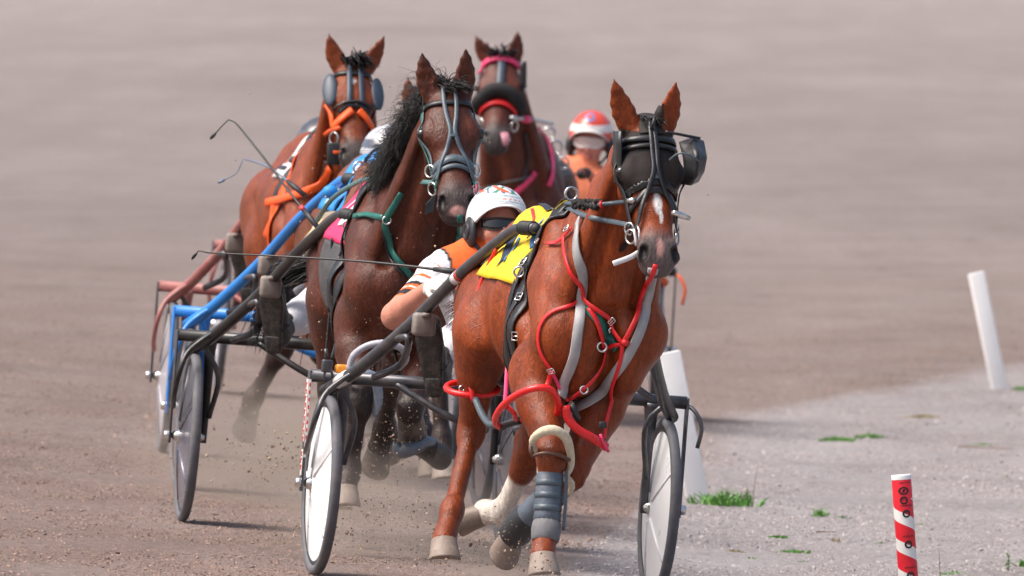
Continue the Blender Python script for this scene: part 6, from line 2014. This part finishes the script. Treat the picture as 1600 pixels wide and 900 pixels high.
# stemmed weed in the lower right
def sprig(u, v, hpx, label, seed):
    c = on_ground(u, v); s = FPX / c[1]; Hh = hpx / s
    rg = np.random.default_rng(seed)
    t = bpy.data.objects.new('leafy_weed', None); COL.objects.link(t); t.location = (c[0], c[1], float(ground_z(c[0], c[1])) - .003)
    tag(t, label, 'weed', 'weeds on the verge')
    MB().tube([(0, 0, 0), (.004, 0, Hh * .5), (-.004, 0, Hh)], [.0022, .0018, .001], 5, step=.02).build('stem', GRASS, t)
    mb = MB()
    for k in range(26):
        z = Hh * (.1 + .9 * rg.random()); a = rg.random() * 6.28; l = .020 * (1.1 - .5 * z / Hh)
        d = np.array([math.cos(a), math.sin(a), .5]); b = np.array([0, 0, z]); sd = unit(np.cross(d, [0, 0, 1])) * l * .28
        mb.add([b, b + d * l * .5 + sd, b + d * l, b + d * l * .5 - sd], [(0, 1, 2, 3)])
    o = mb.build('leaf_cluster', GRASS, t, False)
    o['kind'] = 'stuff'
sprig(1575, 893, 32, 'stemmed leafy weed near the bottom right corner', 3)
# dry stalks and twigs
TWIG = mat('dry_twig', (.16, .10, .06), .8, var=.4, scale=40)
def stick(pts, r, label, name='twig'):
    P = []
    for (u, v, dz) in pts:
        c = on_ground(u, v); P.append(np.array([c[0], c[1], float(ground_z(c[0], c[1])) + dz]))
    tag(MB().tube(P, [r, r * .8, r * .5][:len(P)], 6, step=.02).build(name, TWIG), label, 'twig', 'dry stalks and twigs')
stick([(1176, 792, 0), (1178, 792, .08), (1183, 792, .18)], .0022, 'dry upright stalk in the tall grass by the near white post', 'dry_stalk')
stick([(1165, 786, 0), (1166, 786, .05), (1167, 786, .09)], .002, 'short dry stalk left of the taller one by the white post', 'dry_stalk')
stick([(1469, 905, 0), (1468, 905, .06), (1467, 905, .12)], .0018, 'thin dark stalk right of the striped post', 'dry_stalk')
stick([(1275, 833, .006), (1292, 834, .009), (1306, 834, .006)], .003, 'brown twig lying in the middle of the foreground verge')
stick([(1497, 700, .008), (1540, 702, .01), (1584, 703, .006)], .0035, 'long thin twig under the distant grass wisp')

# small stones and clods lying about (too many to count)
def scatter_clods():
    rg = np.random.default_rng(5)
    n = 110000
    px = np.stack([rg.uniform(-60, 1660, n * 2), rg.uniform(380, 960, n * 2)], 1)
    base = np.array([(1, 0, 0), (-1, 0, 0), (0, 1, 0), (0, -1, 0), (0, 0, 1), (0, 0, -.4)], float)
    tri = np.array([(0, 2, 4), (2, 1, 4), (1, 3, 4), (3, 0, 4), (2, 0, 5), (1, 2, 5), (3, 1, 5), (0, 3, 5)])
    # flat picture of the course: solve depth on the banked plane
    u, v = px[:, 0], px[:, 1]
    Y = np.full(len(px), 80.0)
    for _ in range(12):
        x = (u - 800) / FPX * Y
        g = ground_z(x, Y)
        Y = (CAMZ - g) * FPX / (v - HORIZON)
    keep = (Y < 118) & (rg.random(len(px)) < np.clip((v - 330) / 420, .12, 1.0))
    X, Y = ((u - 800) / FPX * Y)[keep][:n], Y[keep][:n]
    n = len(X)
    Z = ground_z(X, Y)
    sz = rg.lognormal(math.log(.0033), .42, n); sz = np.clip(sz, .0018, .013)
    ang = rg.random(n) * 6.28; st = rg.uniform(.6, 1.3, (n, 3)) * np.array([1.1, 1.1, .85])
    V = base[None] * st[:, None, :] * sz[:, None, None]
    V = V + rg.normal(0, .18, V.shape) * sz[:, None, None]
    ca, sa = np.cos(ang)[:, None], np.sin(ang)[:, None]
    V = np.stack([V[:, :, 0] * ca - V[:, :, 1] * sa, V[:, :, 0] * sa + V[:, :, 1] * ca, V[:, :, 2]], 2)
    V += np.stack([X, Y, Z + .001], 1)[:, None, :]
    F = (np.arange(n)[:, None, None] * 6 + tri[None]).reshape(-1, 3)
    cc = np.repeat(rg.random(n), 6)
    m, nt, b = nodes_of('loose_grit')
    at_ = nt.nodes.new('ShaderNodeAttribute'); at_.attribute_name = 'Col'
    nt.links.new(at_.outputs['Color'], b.inputs['Base Color']); b.inputs['Roughness'].default_value = .95; b.inputs['Specular IOR Level'].default_value = .1
    E = verge_edge_pts()
    ver = np.repeat((X > np.interp(Y, E[:, 1], E[:, 0])).astype(float), 6)
    br_ = (.62 + .85 * cc)[:, None]
    col = (np.array([.25, .18, .15])[None] * (1 - ver[:, None]) + np.array([.37, .33, .32])[None] * ver[:, None]) * br_
    o = fast_mesh_obj('loose_grit', V.reshape(-1, 3), F, m, None, col)
    o.data.polygons.foreach_set('use_smooth', np.zeros(len(F), bool))
    tag(o, 'loose grit and small clods lying on the sand', 'grit', kind='stuff')
scatter_clods()
# dirt thrown up by hooves and wheels
def thrown():
    rg = np.random.default_rng(8)
    src = [ # u, v, Y, spread u, spread v, count, size
        (800, 850, 68.2, 70, 34, 420, .0034), (845, 880, 67.6, 40, 22, 160, .004), (690, 870, 68.6, 60, 30, 200, .0032),
        (620, 800, 71.5, 90, 40, 520, .0034), (600, 720, 72.5, 60, 50, 340, .003), (640, 640, 72.8, 60, 70, 420, .0026), (560, 520, 72.2, 90, 120, 260, .0024),
        (420, 720, 76.0, 70, 40, 260, .0042), (330, 700, 76.0, 60, 40, 60, .004), (500, 830, 70.6, 90, 26, 260, .0032), (380, 650, 80, 60, 50, 160, .004),
        (700, 500, 70.5, 200, 160, 160, .0022), (560, 300, 73, 200, 130, 90, .0026), (300, 200, 76, 150, 130, 12, .0032), (1100, 300, 70, 120, 160, 6, .003)]
    base = np.array([(1, 0, 0), (-1, 0, 0), (0, 1, 0), (0, -1, 0), (0, 0, 1), (0, 0, -1)], float)
    tri = np.array([(0, 2, 4), (2, 1, 4), (1, 3, 4), (3, 0, 4), (2, 0, 5), (1, 2, 5), (3, 1, 5), (0, 3, 5)])
    Vs, Cs = [], []
    for (u, v, Y, su, sv, n, s) in src:
        for _ in range(n):
            p = at(u + rg.normal(0, su * .55), v + rg.normal(0, sv * .6), Y + rg.normal(0, .5))
            g = float(ground_z(p[0], p[1]))
            if p[2] < g + .004: p[2] = g + .004 + rg.random() * .05
            k = min(.72 * s * rg.lognormal(0, .5), .012)
            M = rg.normal(0, 1, (3, 3)); Q_, _r = np.linalg.qr(M)
            Vs.append((base * rg.uniform(.5, 1.3, 3) * k) @ Q_.T + p)
            c = np.array([.20, .14, .105]) * rg.uniform(.5, 1.5)
            if rg.random() < .35: c = np.array([.50, .38, .28]) * rg.uniform(.8, 1.2)
            Cs += [c] * 6
    n = len(Vs)
    F = (np.arange(n)[:, None, None] * 6 + tri[None]).reshape(-1, 3)
    o = fast_mesh_obj('flying_dirt', np.vstack(Vs), F, bpy.data.materials['loose_grit'], None, np.array(Cs))
    o.data.polygons.foreach_set('use_smooth', np.zeros(len(F), bool))
    tag(o, 'grains and clods of sand thrown up by hooves and wheels', 'dirt', kind='stuff')
thrown()
# ------------------------------------------------------------------ dust in the air behind the hooves
def dust():
    m = bpy.data.materials.new('dust_in_air'); m.use_nodes = True
    nt = m.node_tree; nt.nodes.clear()
    out = nt.nodes.new('ShaderNodeOutputMaterial')
    pv = nt.nodes.new('ShaderNodeVolumePrincipled')
    pv.inputs['Color'].default_value = (.80, .66, .56, 1)
    pv.inputs['Anisotropy'].default_value = .2
    tc = nt.nodes.new('ShaderNodeTexCoord')
    ln = nt.nodes.new('ShaderNodeVectorMath'); ln.operation = 'LENGTH'
    nt.links.new(tc.outputs['Object'], ln.inputs[0])
    fall = _ramp(nt, ln.outputs['Value'], [(.0, 1.0), (.45, .5), (.98, 0.0)])
    n = _noise(nt, 2.2, 4, .6, tc.outputs['Object'])
    nr = _ramp(nt, n.outputs['Fac'], [(.35, .15), (.7, 1.0)])
    ml = nt.nodes.new('ShaderNodeMath'); ml.operation = 'MULTIPLY'
    nt.links.new(fall.outputs[0], ml.inputs[0]); nt.links.new(nr.outputs[0], ml.inputs[1])
    m2 = nt.nodes.new('ShaderNodeMath'); m2.operation = 'MULTIPLY'; m2.inputs[1].default_value = 2.1
    nt.links.new(ml.outputs[0], m2.inputs[0]); nt.links.new(m2.outputs[0], pv.inputs['Density'])
    nt.links.new(pv.outputs[0], out.inputs['Volume'])
    me = None
    for i, (u, v, Y, rx, ry, rz, lab) in enumerate((
            (440, 640, 78.2, .75, 1.7, .38, 'low dust cloud behind the black sulky at the left'),
            (610, 740, 72.4, .6, 1.0, .30, 'low dust cloud round the hooves of the dark bay'),
            (800, 860, 69.3, .35, .8, .16, 'low dust puff behind the hooves of the leading chestnut'))):
        p = at(u, v, Y)
        if me is None:
            o = MB().ball((0, 0, 0), 1.0, 24, 14).build('dust_cloud', m); me = o.data
        else:
            o = bpy.data.objects.new('dust_cloud', me); COL.objects.link(o)
        g = float(ground_z(p[0], p[1]))
        o.location = (p[0], p[1], g + rz * .55); o.scale = (rx, ry, rz)
        tag(o, lab, 'dust', kind='stuff')
dust()
